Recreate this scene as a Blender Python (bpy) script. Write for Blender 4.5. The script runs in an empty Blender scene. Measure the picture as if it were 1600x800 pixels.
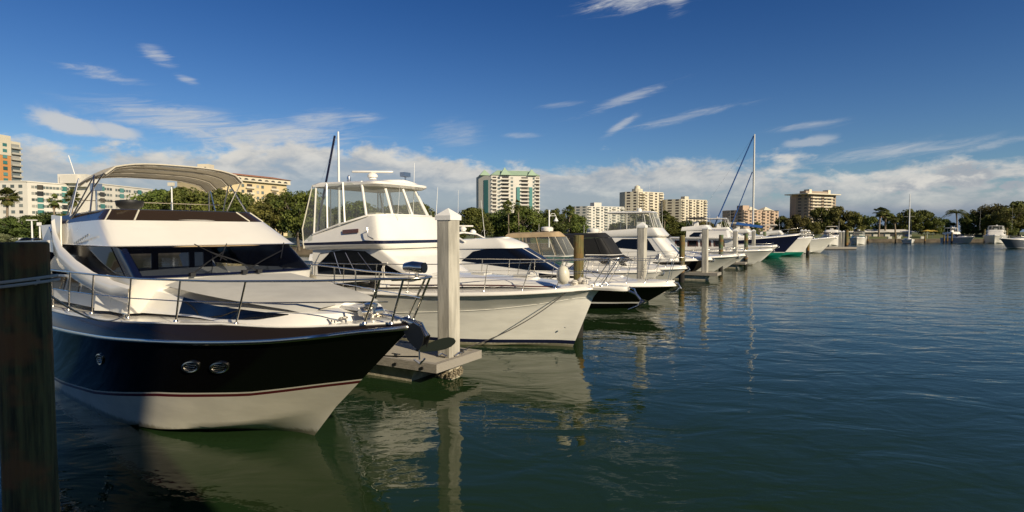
import bpy, math, random
import numpy as np
from mathutils import Vector
R = math.radians
rnd = random.Random(7)
C = bpy.context.scene.collection
sc = bpy.context.scene

# ------------------------------------------------------------------ camera, sky, sun, exposure
FPX, CAMH, HOR = 900.0, 3.5, 362.0
PITCH = math.atan((400 - HOR) / FPX)
cam_d = bpy.data.cameras.new('camera'); cam = bpy.data.objects.new('camera', cam_d); C.objects.link(cam)
cam_d.sensor_width = 36; cam_d.lens = FPX / 1600 * 36
cam_d.clip_start = 0.1; cam_d.clip_end = 30000
cam.location = (0, 0, CAMH); cam.rotation_euler = (R(90) - PITCH, 0, 0)
sc.camera = cam
SUN_AZ, SUN_EL = R(137), R(27)       # azimuth clockwise from +Y (the view direction)
sun_d = bpy.data.lights.new('sun', 'SUN'); sun = bpy.data.objects.new('sun', sun_d); C.objects.link(sun)
sun_d.energy = 4.7; sun_d.angle = R(0.5); sun_d.color = (1.0, 0.86, 0.64)
to_sun = Vector((math.sin(SUN_AZ) * math.cos(SUN_EL), math.cos(SUN_AZ) * math.cos(SUN_EL), math.sin(SUN_EL)))
sun.rotation_euler = to_sun.to_track_quat('Z', 'Y').to_euler()
sc.view_settings.view_transform = 'Standard'; sc.view_settings.look = 'None'
sc.view_settings.gamma = 1; sc.view_settings.exposure = 0.30
sc.view_settings.use_curve_mapping = False
sc.cycles.max_bounces = 8; sc.cycles.transparent_max_bounces = 24
sc.cycles.caustics_reflective = False; sc.cycles.caustics_refractive = False
sc.cycles.sample_clamp_indirect = 6

class NT:
    """small helper to write node maths"""
    def __init__(s, tree): s.t = tree; s.n = tree.nodes; s.l = tree.links
    def node(s, typ, **kw):
        nd = s.n.new(typ)
        for k, v in kw.items(): setattr(nd, k, v)
        return nd
    def put(s, sock, v):
        if hasattr(v, 'is_linked') or hasattr(v, 'links'): s.l.new(v, sock)
        else: sock.default_value = v
    def m(s, op, a, b=None, c=None, clamp=False):
        nd = s.node('ShaderNodeMath', operation=op, use_clamp=clamp)
        s.put(nd.inputs[0], a)
        if b is not None: s.put(nd.inputs[1], b)
        if c is not None: s.put(nd.inputs[2], c)
        return nd.outputs[0]
    def noise(s, vec, scale, detail=4, rough=.55, dist=0., kind='3D', w=0):
        nd = s.node('ShaderNodeTexNoise', noise_dimensions=kind)
        if vec is not None: s.l.new(vec, nd.inputs['Vector'])
        nd.inputs['Scale'].default_value = scale; nd.inputs['Detail'].default_value = detail
        nd.inputs['Roughness'].default_value = rough; nd.inputs['Distortion'].default_value = dist
        return nd.outputs['Fac']
    def mix(s, f, a, b, typ='RGBA'):
        nd = s.node('ShaderNodeMix', data_type=typ)
        i = {'RGBA': (0, 6, 7, 2), 'FLOAT': (0, 2, 3, 0)}[typ]
        s.put(nd.inputs[i[0]], f)
        for k, v in ((i[1], a), (i[2], b)):
            if isinstance(v, tuple) and len(v) == 3: v = (*v, 1)
            s.put(nd.inputs[k], v)
        return nd.outputs[i[3]]
    def ss(s, x, lo, hi):
        nd = s.node('ShaderNodeMapRange', interpolation_type='SMOOTHSTEP')
        s.put(nd.inputs[0], x); s.put(nd.inputs[1], lo); s.put(nd.inputs[2], hi)
        return nd.outputs[0]
    def comb(s, x, y, z):
        nd = s.node('ShaderNodeCombineXYZ')
        for i, v in enumerate((x, y, z)): s.put(nd.inputs[i], v)
        return nd.outputs[0]

def make_world():
    w = bpy.data.worlds.new('World'); sc.world = w; w.use_nodes = True
    T = NT(w.node_tree); T.n.clear()
    sky = T.node('ShaderNodeTexSky', sky_type='NISHITA'); sky.sun_disc = False
    sky.sun_elevation = SUN_EL; sky.sun_rotation = SUN_AZ
    sky.air_density = 1.0; sky.dust_density = 0.4; sky.ozone_density = 3.0
    tc = T.node('ShaderNodeTexCoord'); sp = T.node('ShaderNodeSeparateXYZ'); T.l.new(tc.outputs['Generated'], sp.inputs[0])
    x, y, z = sp.outputs
    az = T.m('ARCTAN2', x, y)            # radians, 0 = +Y, + to the right
    el = T.m('ARCSINE', z)
    AZ = lambda px: math.atan((px - 800) / FPX)
    EL = lambda px, py: math.atan((HOR - py) / FPX * math.cos(AZ(px)))
    # deeper blue, as through a polarising filter
    hs = T.node('ShaderNodeHueSaturation'); T.l.new(sky.outputs[0], hs.inputs['Color'])
    hs.inputs['Saturation'].default_value = 1.16; hs.inputs['Hue'].default_value = 0.508
    fall = T.ss(el, 0.0, 0.5)
    skyc = T.node('ShaderNodeMix', data_type='RGBA', blend_type='MULTIPLY'); skyc.inputs[0].default_value = 1
    T.l.new(hs.outputs[0], skyc.inputs[6])
    T.l.new(T.mix(fall, SKY_LOW, SKY_HIGH), skyc.inputs[7])
    dim = T.node('ShaderNodeMix', data_type='RGBA', blend_type='MULTIPLY'); dim.inputs[0].default_value = 1     # darker blue overhead
    T.l.new(skyc.outputs[2], dim.inputs[6]); T.l.new(T.mix(T.ss(el, .38, .85), (1., 1., 1.), (.55, .55, .55)), dim.inputs[7])
    base = dim.outputs[2]
    n_big = T.noise(T.comb(T.m('MULTIPLY', az, 3.0), T.m('MULTIPLY', el, 6.0), 1.7), 3.2, 10, .6, .2)
    n_mid = T.noise(T.comb(T.m('MULTIPLY', az, 5.0), T.m('MULTIPLY', el, 11.0), 4.0), 3.6, 10, .60, .25)
    n_str = T.noise(T.comb(T.m('MULTIPLY', T.m('ADD', az, T.m('MULTIPLY', el, -1.2)), 9.0), T.m('MULTIPLY', T.m('ADD', el, T.m('MULTIPLY', az, -.12)), 60.0), 2.0), 1.5, 12, .72, .8)
    # the low bank: cumulus tops at 6 to 8 degrees on the left, sinking to the right
    # the top outline, measured at nine azimuths
    ramp = [(0, 228), (130, 232), (300, 242), (500, 225), (640, 236), (760, 258), (900, 248), (1150, 252), (1350, 262), (1600, 262)]
    fc = T.node('ShaderNodeFloatCurve'); cm = fc.mapping; cm.use_clip = False
    cur = cm.curves[0]
    pts = [((AZ(p) + 1.0) / 2.0, EL(p, q) / 0.25) for p, q in ramp]
    cur.points[0].location = (0, pts[0][1]); cur.points[1].location = (1, pts[-1][1])
    for a_, b_ in pts[1:-1]: cur.points.new(a_, b_)
    cm.update()
    T.l.new(T.m('MULTIPLY_ADD', az, .5, .5, clamp=True), fc.inputs['Value'])
    top = T.m('MULTIPLY', fc.outputs[0], .25)
    d = T.m('SUBTRACT', top, el)                                   # >0 inside the bank
    dn = T.m('ADD', d, T.m('MULTIPLY', T.m('SUBTRACT', n_big, .47), .15))
    holes = T.ss(n_mid, .25, .50)
    bank = T.m('MULTIPLY', T.ss(dn, -.004, .022), T.mix(T.ss(az, .15, .55), 1.0, T.m('MULTIPLY', T.ss(n_mid, .24, .46), .95), 'FLOAT'))
    bank = T.m('MULTIPLY', bank, T.mix(T.ss(d, .0, .07), T.mix(.35, 1.0, holes, 'FLOAT'), .80, 'FLOAT'))
    bank = T.m('MAXIMUM', bank, T.ss(el, .075, .03))
    # cloud colour: sunlit knobs, blue grey below
    lit = T.ss(T.m('ADD', T.m('MULTIPLY', T.m('SUBTRACT', n_mid, .5), 2.4), T.m('MULTIPLY', d, -9.0)), -.85, .35)
    def patch(px, py, rx, ry, rot=0., n=None, k=1.0, lo=.42, hi=.62):
        a0, e0 = AZ(px), EL(px, py); cs = math.cos(a0)
        rx = rx / FPX * cs * cs; ry = ry / FPX * cs
        da = T.m('SUBTRACT', az, a0); de = T.m('SUBTRACT', el, e0)
        c_, s_ = math.cos(rot), math.sin(rot)
        U = T.m('DIVIDE', T.m('ADD', T.m('MULTIPLY', da, c_), T.m('MULTIPLY', de, s_)), rx)
        V = T.m('DIVIDE', T.m('ADD', T.m('MULTIPLY', da, -s_), T.m('MULTIPLY', de, c_)), ry)
        r2 = T.m('ADD', T.m('MULTIPLY', U, U), T.m('MULTIPLY', V, V))
        g = T.m('POWER', 2.718, T.m('MULTIPLY', r2, -1.0))
        e = T.m('ADD', n, T.m('MULTIPLY', T.m('SUBTRACT', g, .62), .36))
        return T.m('MULTIPLY', T.m('MULTIPLY', T.ss(e, lo, hi), T.ss(g, .02, .75)), k)
    def max3(a_, b_, c_): return T.m('MAXIMUM', T.m('MAXIMUM', a_, b_), c_)
    P = [patch(115, 196, 62, 17, -.22, n_mid, .95, .34, .52), patch(185, 206, 40, 12, -.2, n_mid, .85, .36, .52),
         patch(290, 190, 150, 26, -.08, n_str, 0.94, 0.32, 0.84), patch(420, 212, 170, 26, .02, n_str, 0.97, 0.32, 0.84),
         patch(500, 190, 60, 16, .15, n_str, 0.77, 0.32, 0.84), patch(565, 185, 35, 9, .05, n_str, 0.67, 0.32, 0.84),
         patch(165, 118, 75, 12, -.1, n_str, 0.72, 0.40, 0.84), patch(255, 92, 38, 15, -.5, n_str, 0.70, 0.40, 0.84), patch(298, 127, 22, 7, -.3, n_str, 0.57, 0.38, 0.84),
         patch(985, 8, 95, 17, .06, n_str, 1.00, 0.36, 0.84), patch(1050, 4, 22, 24, .5, n_str, 0.82, 0.36, 0.84),
         patch(975, 158, 85, 9, .30, n_str, 0.60, 0.36, 0.84), patch(968, 198, 34, 7, .55, n_str, 0.72, 0.32, 0.84), patch(1060, 186, 110, 8, .17, n_str, 0.52, 0.36, 0.84),
         patch(1262, 198, 66, 7, .05, n_str, 0.52, 0.32, 0.84), patch(1262, 223, 46, 9, .05, n_mid, .5, .34, .6), patch(875, 166, 40, 5, .1, n_str, 0.37, 0.32, 0.84),
         patch(1390, 238, 170, 14, .06, n_str, 0.59, 0.34, 0.84), patch(1550, 226, 110, 8, .17, n_str, 0.55, 0.34, 0.84), patch(812, 213, 32, 5, 0, n_str, 0.41, 0.32, 0.84),
         patch(710, 212, 50, 22, 0, n_str, 0.40, 0.32, 0.84)]
    cum = max3(patch(1505, 274, 62, 26, -.05, n_mid, .95, .40, .47), patch(1415, 291, 55, 10, .1, n_mid, .9, .40, .48), patch(1575, 288, 40, 14, .1, n_mid, .9, .40, .48))
    thin = P[0]
    for q in P[1:]: thin = T.m('MAXIMUM', thin, q)
    thinc = CLOUD_THIN
    bankc = T.mix(lit, CLOUD_SHADE, CLOUD_LIT)
    bankc = T.mix(T.ss(el, .052, .015), bankc, CLOUD_BASE)
    c1 = T.mix(bank, base, bankc)
    c2 = T.mix(cum, c1, T.mix(T.ss(n_mid, .42, .62), CLOUD_SHADE, CLOUD_LIT))
    c3 = T.mix(thin, c2, thinc)
    bg = T.node('ShaderNodeBackground'); T.l.new(c3, bg.inputs[0]); bg.inputs[1].default_value = SKY_STRENGTH
    out = T.node('ShaderNodeOutputWorld'); T.l.new(bg.outputs[0], out.inputs[0])
    w.cycles.sampling_method = 'MANUAL'; w.cycles.sample_map_resolution = 512
SKY_STRENGTH = 0.070
SKY_LOW, SKY_HIGH = (.71, .86, .99), (.24, .50, .76)
CLOUD_LIT, CLOUD_SHADE, CLOUD_BASE, CLOUD_THIN = (7.9, 7.7, 7.2), (4.1, 4.5, 5.0), (1.9, 2.6, 3.6), (6.6, 6.8, 7.0)
make_world()

# ------------------------------------------------------------------ pixel helpers (1600x800 photograph)
def ray(px, py):
    c, s = math.cos(PITCH), math.sin(PITCH)
    return Vector((0, c, -s)) + Vector((1, 0, 0)) * ((px - 800) / FPX) + Vector((0, s, c)) * ((400 - py) / FPX)
def G(px, py, z=0.0):
    r = ray(px, py); return Vector((0, 0, CAMH)) + r * ((z - CAMH) / r.z)
def D(px, py, y):
    r = ray(px, py); return Vector((0, 0, CAMH)) + r * (y / r.y)

# ------------------------------------------------------------------ materials
MATS = {}
def mat(name, col, rough=.5, metal=0., coat=0., var=0., vscale=3., bump=0., bscale=20., stretch=(1, 1, 1), col2=None, spec=.5, trans=None, alpha=None, emit=None, lo=.35, hi=.65, coord='Object', detail=5, sheer_thru=0, scum=0):
    if name in MATS: return MATS[name]
    m = bpy.data.materials.new(name); m.use_nodes = True
    T = NT(m.node_tree); b = T.n['Principled BSDF']
    b.inputs['Roughness'].default_value = rough; b.inputs['Metallic'].default_value = metal
    b.inputs['Coat Weight'].default_value = coat; b.inputs['Coat Roughness'].default_value = .05
    b.inputs['Specular IOR Level'].default_value = spec
    tc = T.node('ShaderNodeTexCoord'); mp = T.node('ShaderNodeMapping'); mp.inputs['Scale'].default_value = stretch
    T.l.new(tc.outputs[coord], mp.inputs[0]); vec = mp.outputs[0]
    if var or col2:
        n = T.noise(vec, vscale, detail, .6)
        f = T.ss(n, lo, hi)
        c2 = col2 if col2 else tuple(c * (1 - var) for c in col)
        T.l.new(T.mix(f, tuple(col), tuple(c2)), b.inputs['Base Color'])
        rr = T.m('MULTIPLY_ADD', n, .16, max(0, rough - .08)); T.l.new(rr, b.inputs['Roughness'])
    else: b.inputs['Base Color'].default_value = (*col, 1)
    if bump:
        n2 = T.noise(vec, bscale, 5, .6)
        bp = T.node('ShaderNodeBump'); bp.inputs['Strength'].default_value = bump; bp.inputs['Distance'].default_value = .02
        T.l.new(n2, bp.inputs['Height']); T.l.new(bp.outputs[0], b.inputs['Normal'])
    if alpha is not None:
        # thin clear sheet: mostly see-through, a little gloss
        tr = T.node('ShaderNodeBsdfTransparent'); tr.inputs[0].default_value = (*(trans or (1, 1, 1)), 1)
        mx = T.node('ShaderNodeMixShader'); 
        fr = T.node('ShaderNodeLayerWeight'); fr.inputs[0].default_value = .5
        f = T.m('MULTIPLY_ADD', T.m('POWER', fr.outputs[1], 4.0), .55, alpha, clamp=True)
        T.l.new(f, mx.inputs[0]); T.l.new(tr.outputs[0], mx.inputs[1]); T.l.new(b.outputs[0], mx.inputs[2])
        T.l.new(mx.outputs[0], T.n['Material Output'].inputs[0])
    if sheer_thru:
        tl = T.node('ShaderNodeBsdfTranslucent'); tl.inputs[0].default_value = (*col, 1); mx = T.node('ShaderNodeMixShader'); mx.inputs[0].default_value = sheer_thru
        T.l.new(b.outputs[0], mx.inputs[1]); T.l.new(tl.outputs[0], mx.inputs[2]); T.l.new(mx.outputs[0], T.n['Material Output'].inputs[0])
    if scum:                                            # waterline growth and rust-brown weeping
        sz = T.node('ShaderNodeSeparateXYZ'); T.l.new(tc.outputs['Object'], sz.inputs[0])
        sp_ = T.node('ShaderNodeMapping'); sp_.inputs['Scale'].default_value = (7, 7, .5); T.l.new(tc.outputs['Object'], sp_.inputs[0])
        ns = T.noise(sp_.outputs[0], 1.0, 4, .6)
        f2 = T.ss(T.m('ADD', sz.outputs[2], T.m('MULTIPLY', ns, -.16)), .06, -.03)
        src = b.inputs['Base Color'].links[0].from_socket if b.inputs['Base Color'].links else tuple(col)
        T.l.new(T.mix(T.m('MULTIPLY', f2, .8), src, (.13, .115, .06)), b.inputs['Base Color'])
    if emit:
        b.inputs['Emission Color'].default_value = (*emit, 1); b.inputs['Emission Strength'].default_value = 1
    MATS[name] = m
    return m
WHITE = mat('gelcoat_white', (.84, .81, .735), .25, coat=.6, var=.06, vscale=.7, bump=.015, bscale=1.5)
WHITE2 = mat('gelcoat_cool_white', (.82, .79, .72), .3, coat=.4, var=.07, vscale=.6, bump=.012, bscale=1.3)
CREAM = mat('gelcoat_cream', (.66, .62, .50), .35, coat=.4, scum=1, var=.12, vscale=1.3, stretch=(1, 1, 3), bump=.03, bscale=2.)
HULLW = mat('gelcoat_hull_white', (.80, .78, .70), .3, coat=.5, scum=1, var=.10, vscale=1.6, stretch=(.6, .6, 3), bump=.02, bscale=1.6)
BLACK = mat('gelcoat_black', (.003, .003, .003),   .06, coat=.0, spec=.36, bump=.012, bscale=1.3)
BLACKB = mat('gelcoat_dark_brown', (.016, .012, .010), .2, coat=.0, spec=.25, bump=.02, bscale=1.3)
NAVY = mat('gelcoat_navy', (.008, .010, .035), .12, coat=.8, bump=.01, bscale=1.2)
RED = mat('boot_red', (.09, .008, .012), .3, coat=.4)
GREENB = mat('bottom_green', (.0, .17, .11), .45)
GLASS = mat('dark_glass', (.004, .005, .007), .04, spec=.42)
NAVYF = mat('windshield_frit', (.005, .008, .028), .15, spec=.4)
SMOKE = mat('smoked_acrylic', (.030, .020, .013), .07, spec=.3)
TINT = mat('tinted_glass', (.01, .012, .02), .03, spec=.8, trans=(.30, .34, .42), alpha=.10)
CLEAR = mat('clear_vinyl', (.6, .62, .6), .06, trans=(.84, .86, .84), alpha=.11, bump=.25, bscale=2.2, stretch=(2, 2, .5))
TEALG = mat('green_glass', (.03, .07, .07), .05, trans=(.45, .62, .60), alpha=.15)
STEEL = mat('polished_steel', (.74, .70, .62), .24, 1.)
STEELD = mat('brushed_steel', (.55, .55, .56), .28, 1.)
ALU = mat('painted_aluminium', (.62, .61, .56), .4, .2)
NONSKID = mat('nonskid_grey', (.48, .47, .43), .8, var=.12, vscale=4, bump=.3, bscale=120.)
COVER = mat('mesh_cover', (.50, .49, .45), .9, var=.1, vscale=2, bump=.2, bscale=60)
CANVW = mat('canvas_offwhite', (.72, .67, .56), .85, sheer_thru=.3, var=.10, vscale=1.5, bump=.35, bscale=3)
CANVT = mat('canvas_tan', (.42, .31, .18), .9, var=.2, vscale=2, bump=.35, bscale=4)
CANVK = mat('canvas_black', (.008, .008, .008), .75, var=.3, vscale=2, bump=.4, bscale=4)
CANVB = mat('canvas_blue', (.012, .085, .30), .8, var=.2, vscale=2, bump=.3, bscale=4)
RUBBER = mat('black_rubber', (.012, .012, .012), .5)
TEAK = mat('varnished_teak', (.11, .03, .018), .2, coat=.6, var=.3, vscale=8, stretch=(1, 6, 6))
WOODG = mat('grey_timber', (.34, .31, .26), .85, var=.3, vscale=5, stretch=(1, 8, 8), bump=.5, bscale=14)
ROPE = mat('white_rope', (.62, .58, .50), .9, bump=.6, bscale=140)
ROPED = mat('dark_rope', (.05, .045, .04), .9, bump=.6, bscale=120)
CONC = mat('pile_concrete', (.52, .49, .41), .85, var=.38, vscale=3.0, stretch=(1.6, 1.6, .22), bump=.35, bscale=26)
CONCD = mat('wet_concrete', (.50, .45, .33), .75, var=.4, vscale=4, bump=.5, bscale=18)
CAPW = mat('white_plastic_cap', (.82, .81, .77), .4, coat=.2)
BARN = mat('barnacles', (.26, .22, .15), .95, col2=(.09, .07, .04), vscale=16, bump=1., bscale=30)
BRONZE = mat('dark_bronze', (.07, .06, .04), .4, .8)
PROPG = mat('anchor_green_plate', (.035, .045, .035), .4, .6)

def timber_mat(name, c1, c2, c3=None):
    m = bpy.data.materials.new(name); m.use_nodes = True; T = NT(m.node_tree); b = T.n['Principled BSDF']
    tc = T.node('ShaderNodeTexCoord'); mp = T.node('ShaderNodeMapping'); mp.inputs['Scale'].default_value = (9, 9, .55)
    T.l.new(tc.outputs['Object'], mp.inputs[0])
    n = T.noise(mp.outputs[0], 2.2, 7, .65)
    n2 = T.noise(tc.outputs['Object'], 1.3, 4, .6)
    col = T.mix(T.ss(n, .32, .68), c1, c2)
    if c3: col = T.mix(T.m('MULTIPLY', T.ss(n2, .50, .60), .8), col, c3)
    sz = T.node('ShaderNodeSeparateXYZ'); T.l.new(tc.outputs['Object'], sz.inputs[0])       # tide zone: rusty band, then black wet wood
    zz = T.m('ADD', sz.outputs[2], T.m('MULTIPLY', n2, -.5))
    col = T.mix(T.m('MULTIPLY', T.ss(zz, 1.25, .75), .7), col, (.24, .11, .025))
    col = T.mix(T.ss(zz, .55, .38), col, (.014, .013, .010))
    T.l.new(col, b.inputs['Base Color']); b.inputs['Roughness'].default_value = .9
    bp = T.node('ShaderNodeBump'); bp.inputs['Strength'].default_value = .9; bp.inputs['Distance'].default_value = .03
    T.l.new(n, bp.inputs['Height']); T.l.new(bp.outputs[0], b.inputs['Normal'])
    return m
TIMBER = timber_mat('treated_timber', (.18, .16, .06), (.075, .065, .02), (.17, .10, .03))
TIMBERD = timber_mat('creosoted_timber', (.17, .155, .05), (.04, .034, .014), (.26, .11, .035))
TIMBERG = timber_mat('algae_timber', (.12, .19, .10), (.06, .08, .03), (.20, .10, .03))

def foliage_mat(name, dark, light):
    m = bpy.data.materials.new(name); m.use_nodes = True; T = NT(m.node_tree); b = T.n['Principled BSDF']
    tc = T.node('ShaderNodeTexCoord'); oi = T.node('ShaderNodeObjectInfo')
    n = T.noise(tc.outputs['Object'], .55, 3, .6); n2 = T.noise(tc.outputs['Object'], 5., 2, .5)
    f = T.m('ADD', T.m('MULTIPLY', n, .75), T.m('MULTIPLY', n2, .35))
    col = T.mix(T.ss(f, .38, .72), dark, light)
    hs = T.node('ShaderNodeHueSaturation'); T.l.new(col, hs.inputs['Color'])
    T.l.new(T.m('MULTIPLY_ADD', oi.outputs['Random'], .04, .48), hs.inputs['Hue'])
    T.l.new(T.m('MULTIPLY_ADD', oi.outputs['Random'], .45, .78), hs.inputs['Value'])
    T.l.new(hs.outputs[0], b.inputs['Base Color']); b.inputs['Roughness'].default_value = .6
    b.inputs['Specular IOR Level'].default_value = .25
    tl = T.node('ShaderNodeBsdfTranslucent'); T.l.new(hs.outputs[0], tl.inputs[0])
    mx = T.node('ShaderNodeMixShader'); mx.inputs[0].default_value = .25
    T.l.new(b.outputs[0], mx.inputs[1]); T.l.new(tl.outputs[0], mx.inputs[2]); T.l.new(mx.outputs[0], T.n['Material Output'].inputs[0])
    return m
LEAF = foliage_mat('oak_leaves', (.040, .062, .012), (.185, .205, .045))
LEAFD = foliage_mat('dark_leaves', (.026, .042, .012), (.115, .14, .032))
LEAFO = foliage_mat('olive_leaves', (.060, .065, .018), (.20, .185, .045))
LEAFS = foliage_mat('silver_leaves', (.10, .12, .055), (.22, .23, .11))
PALMG = foliage_mat('palm_fronds', (.060, .085, .020), (.17, .18, .045))
PALMD = mat('dead_fronds', (.26, .17, .07), .9, var=.4, vscale=3)
BARK = mat('bark', (.16, .13, .09), .95, var=.4, vscale=4, bump=.6, bscale=10)
PBARK = mat('palm_bark', (.25, .20, .14), .95, var=.3, vscale=6, bump=.6, bscale=10)

# ------------------------------------------------------------------ mesh builder
class MB:
    def __init__(s): s.v = []; s.f = []
    def add(s, vs, fs):
        o = len(s.v); s.v += [tuple(v) for v in vs]; s.f += [tuple(o + i for i in f) for f in fs]; return s
    def box(s, c, d, rz=0., taper=1.0):
        cx, cy, cz = c; dx, dy, dz = d[0] / 2, d[1] / 2, d[2] / 2; cr, sr = math.cos(rz), math.sin(rz)
        vs = []
        for k, t in ((-1, 1.), (1, taper)):
            for i, j in ((-1, -1), (1, -1), (1, 1), (-1, 1)):
                x, y = i * dx * t, j * dy * t
                vs.append((cx + x * cr - y * sr, cy + x * sr + y * cr, cz + k * dz))
        return s.add(vs, [(0, 3, 2, 1), (4, 5, 6, 7), (0, 1, 5, 4), (1, 2, 6, 5), (2, 3, 7, 6), (3, 0, 4, 7)])
    def tube(s, path, r, n=6, cap=True, flat=1.0):
        P = [Vector(p) for p in path]; rs = r if isinstance(r, (list, tuple)) else [r] * len(P)
        rows = []; pn = None
        for i, p in enumerate(P):
            t = (P[min(i + 1, len(P) - 1)] - P[max(i - 1, 0)]).normalized()
            if pn is None:
                up = Vector((0, 0, 1)) if abs(t.z) < .9 else Vector((1, 0, 0))
                a = t.cross(up).normalized()
            else: a = (pn - t * pn.dot(t)).normalized()
            pn = a; b = a.cross(t).normalized()
            rows.append([p + (a * math.cos(2 * math.pi * k / n) + b * math.sin(2 * math.pi * k / n) * flat) * rs[i] for k in range(n)])
        return s.loft(rows, closed=True, cap=cap)
    def loft(s, rows, closed=False, cap=False):
        n = len(rows[0]); vs = [p for r in rows for p in r]; fs = []
        for i in range(len(rows) - 1):
            for j in range(n if closed else n - 1):
                k = (j + 1) % n
                fs.append((i * n + j, i * n + k, (i + 1) * n + k, (i + 1) * n + j))
        if cap: fs += [tuple(range(n))[::-1], tuple(range((len(rows) - 1) * n, len(rows) * n))]
        return s.add(vs, fs)
    def lathe(s, prof, c=(0, 0, 0), n=16, sx=1., sy=1.):
        rows = [[(c[0] + r * sx * math.cos(2 * math.pi * k / n), c[1] + r * sy * math.sin(2 * math.pi * k / n), c[2] + z) for k in range(n)] for r, z in prof]
        return s.loft(rows, closed=True, cap=True)
    def prism(s, poly, z0, z1):
        n = len(poly); vs = [(x, y, z0) for x, y in poly] + [(x, y, z1) for x, y in poly]
        return s.add(vs, [tuple(range(n))[::-1], tuple(range(n, 2 * n))] + [(i, (i + 1) % n, n + (i + 1) % n, n + i) for i in range(n)])
    def slab(s, poly3, thick):
        """a plate: polygon in space given thickness along a vector"""
        n = len(poly3); t = Vector(thick); vs = [Vector(p) for p in poly3]; vs = vs + [v + t for v in vs]
        return s.add(vs, [tuple(range(n))[::-1], tuple(range(n, 2 * n))] + [(i, (i + 1) % n, n + (i + 1) % n, n + i) for i in range(n)])
    def ball(s, c, r, n=12, sz=1.):
        m = n // 2
        prof = [(max(1e-3, r * math.sin(math.pi * i / m)), -r * sz * math.cos(math.pi * i / m)) for i in range(m + 1)]
        return s.lathe(prof, c, n)
    def build(s, name, m, parent=None, angle=38, smooth=True):
        me = bpy.data.meshes.new(name); me.from_pydata([tuple(v) for v in s.v], [], s.f); 
        me.validate()
        me.materials.append(m)
        if smooth and len(s.f):
            me.polygons.foreach_set('use_smooth', [True] * len(me.polygons)); me.set_sharp_from_angle(angle=R(angle))
        me.update()
        o = bpy.data.objects.new(name, me); C.objects.link(o)
        if parent: o.parent = parent
        return o
def tag(o, label=None, cat=None, group=None, kind=None):
    if label: o['label'] = label
    if cat: o['category'] = cat
    if group: o['group'] = group
    if kind: o['kind'] = kind
    return o
def thing(name, label, cat, loc=(0, 0, 0), rz=0., group=None):
    o = bpy.data.objects.new(name, None); C.objects.link(o); o.empty_display_size = .3
    o.location = loc; o.rotation_euler = (0, 0, rz); return tag(o, label, cat, group)
def copy_tree(o, parent=None):
    c = o.copy(); C.objects.link(c); c.parent = parent
    for ch in o.children: copy_tree(ch, c)
    return c
def interp(tab):
    """monotone cubic through rows (t, y0, y1...)"""
    A = np.array(tab, float); t = A[:, 0]; Y = A[:, 1:]
    h = np.diff(t)[:, None]; dl = np.diff(Y, axis=0) / h; n = len(t)
    m = np.zeros_like(Y); m[0] = dl[0]; m[-1] = dl[-1]
    for i in range(1, n - 1):
        for k in range(Y.shape[1]):
            a, b = dl[i - 1, k], dl[i, k]
            m[i, k] = 0 if a * b <= 0 else 2 * a * b / (a + b)
    def f(x):
        x = min(max(x, t[0]), t[-1]); i = min(int(np.searchsorted(t, x, 'right')) - 1, n - 2); i = max(i, 0)
        hh = t[i + 1] - t[i]; u = (x - t[i]) / hh
        return ((1 + 2 * u) * (1 - u) ** 2 * Y[i] + u * (1 - u) ** 2 * hh * m[i] + u * u * (3 - 2 * u) * Y[i + 1] + u * u * (u - 1) * hh * m[i + 1])
    return f
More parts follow.
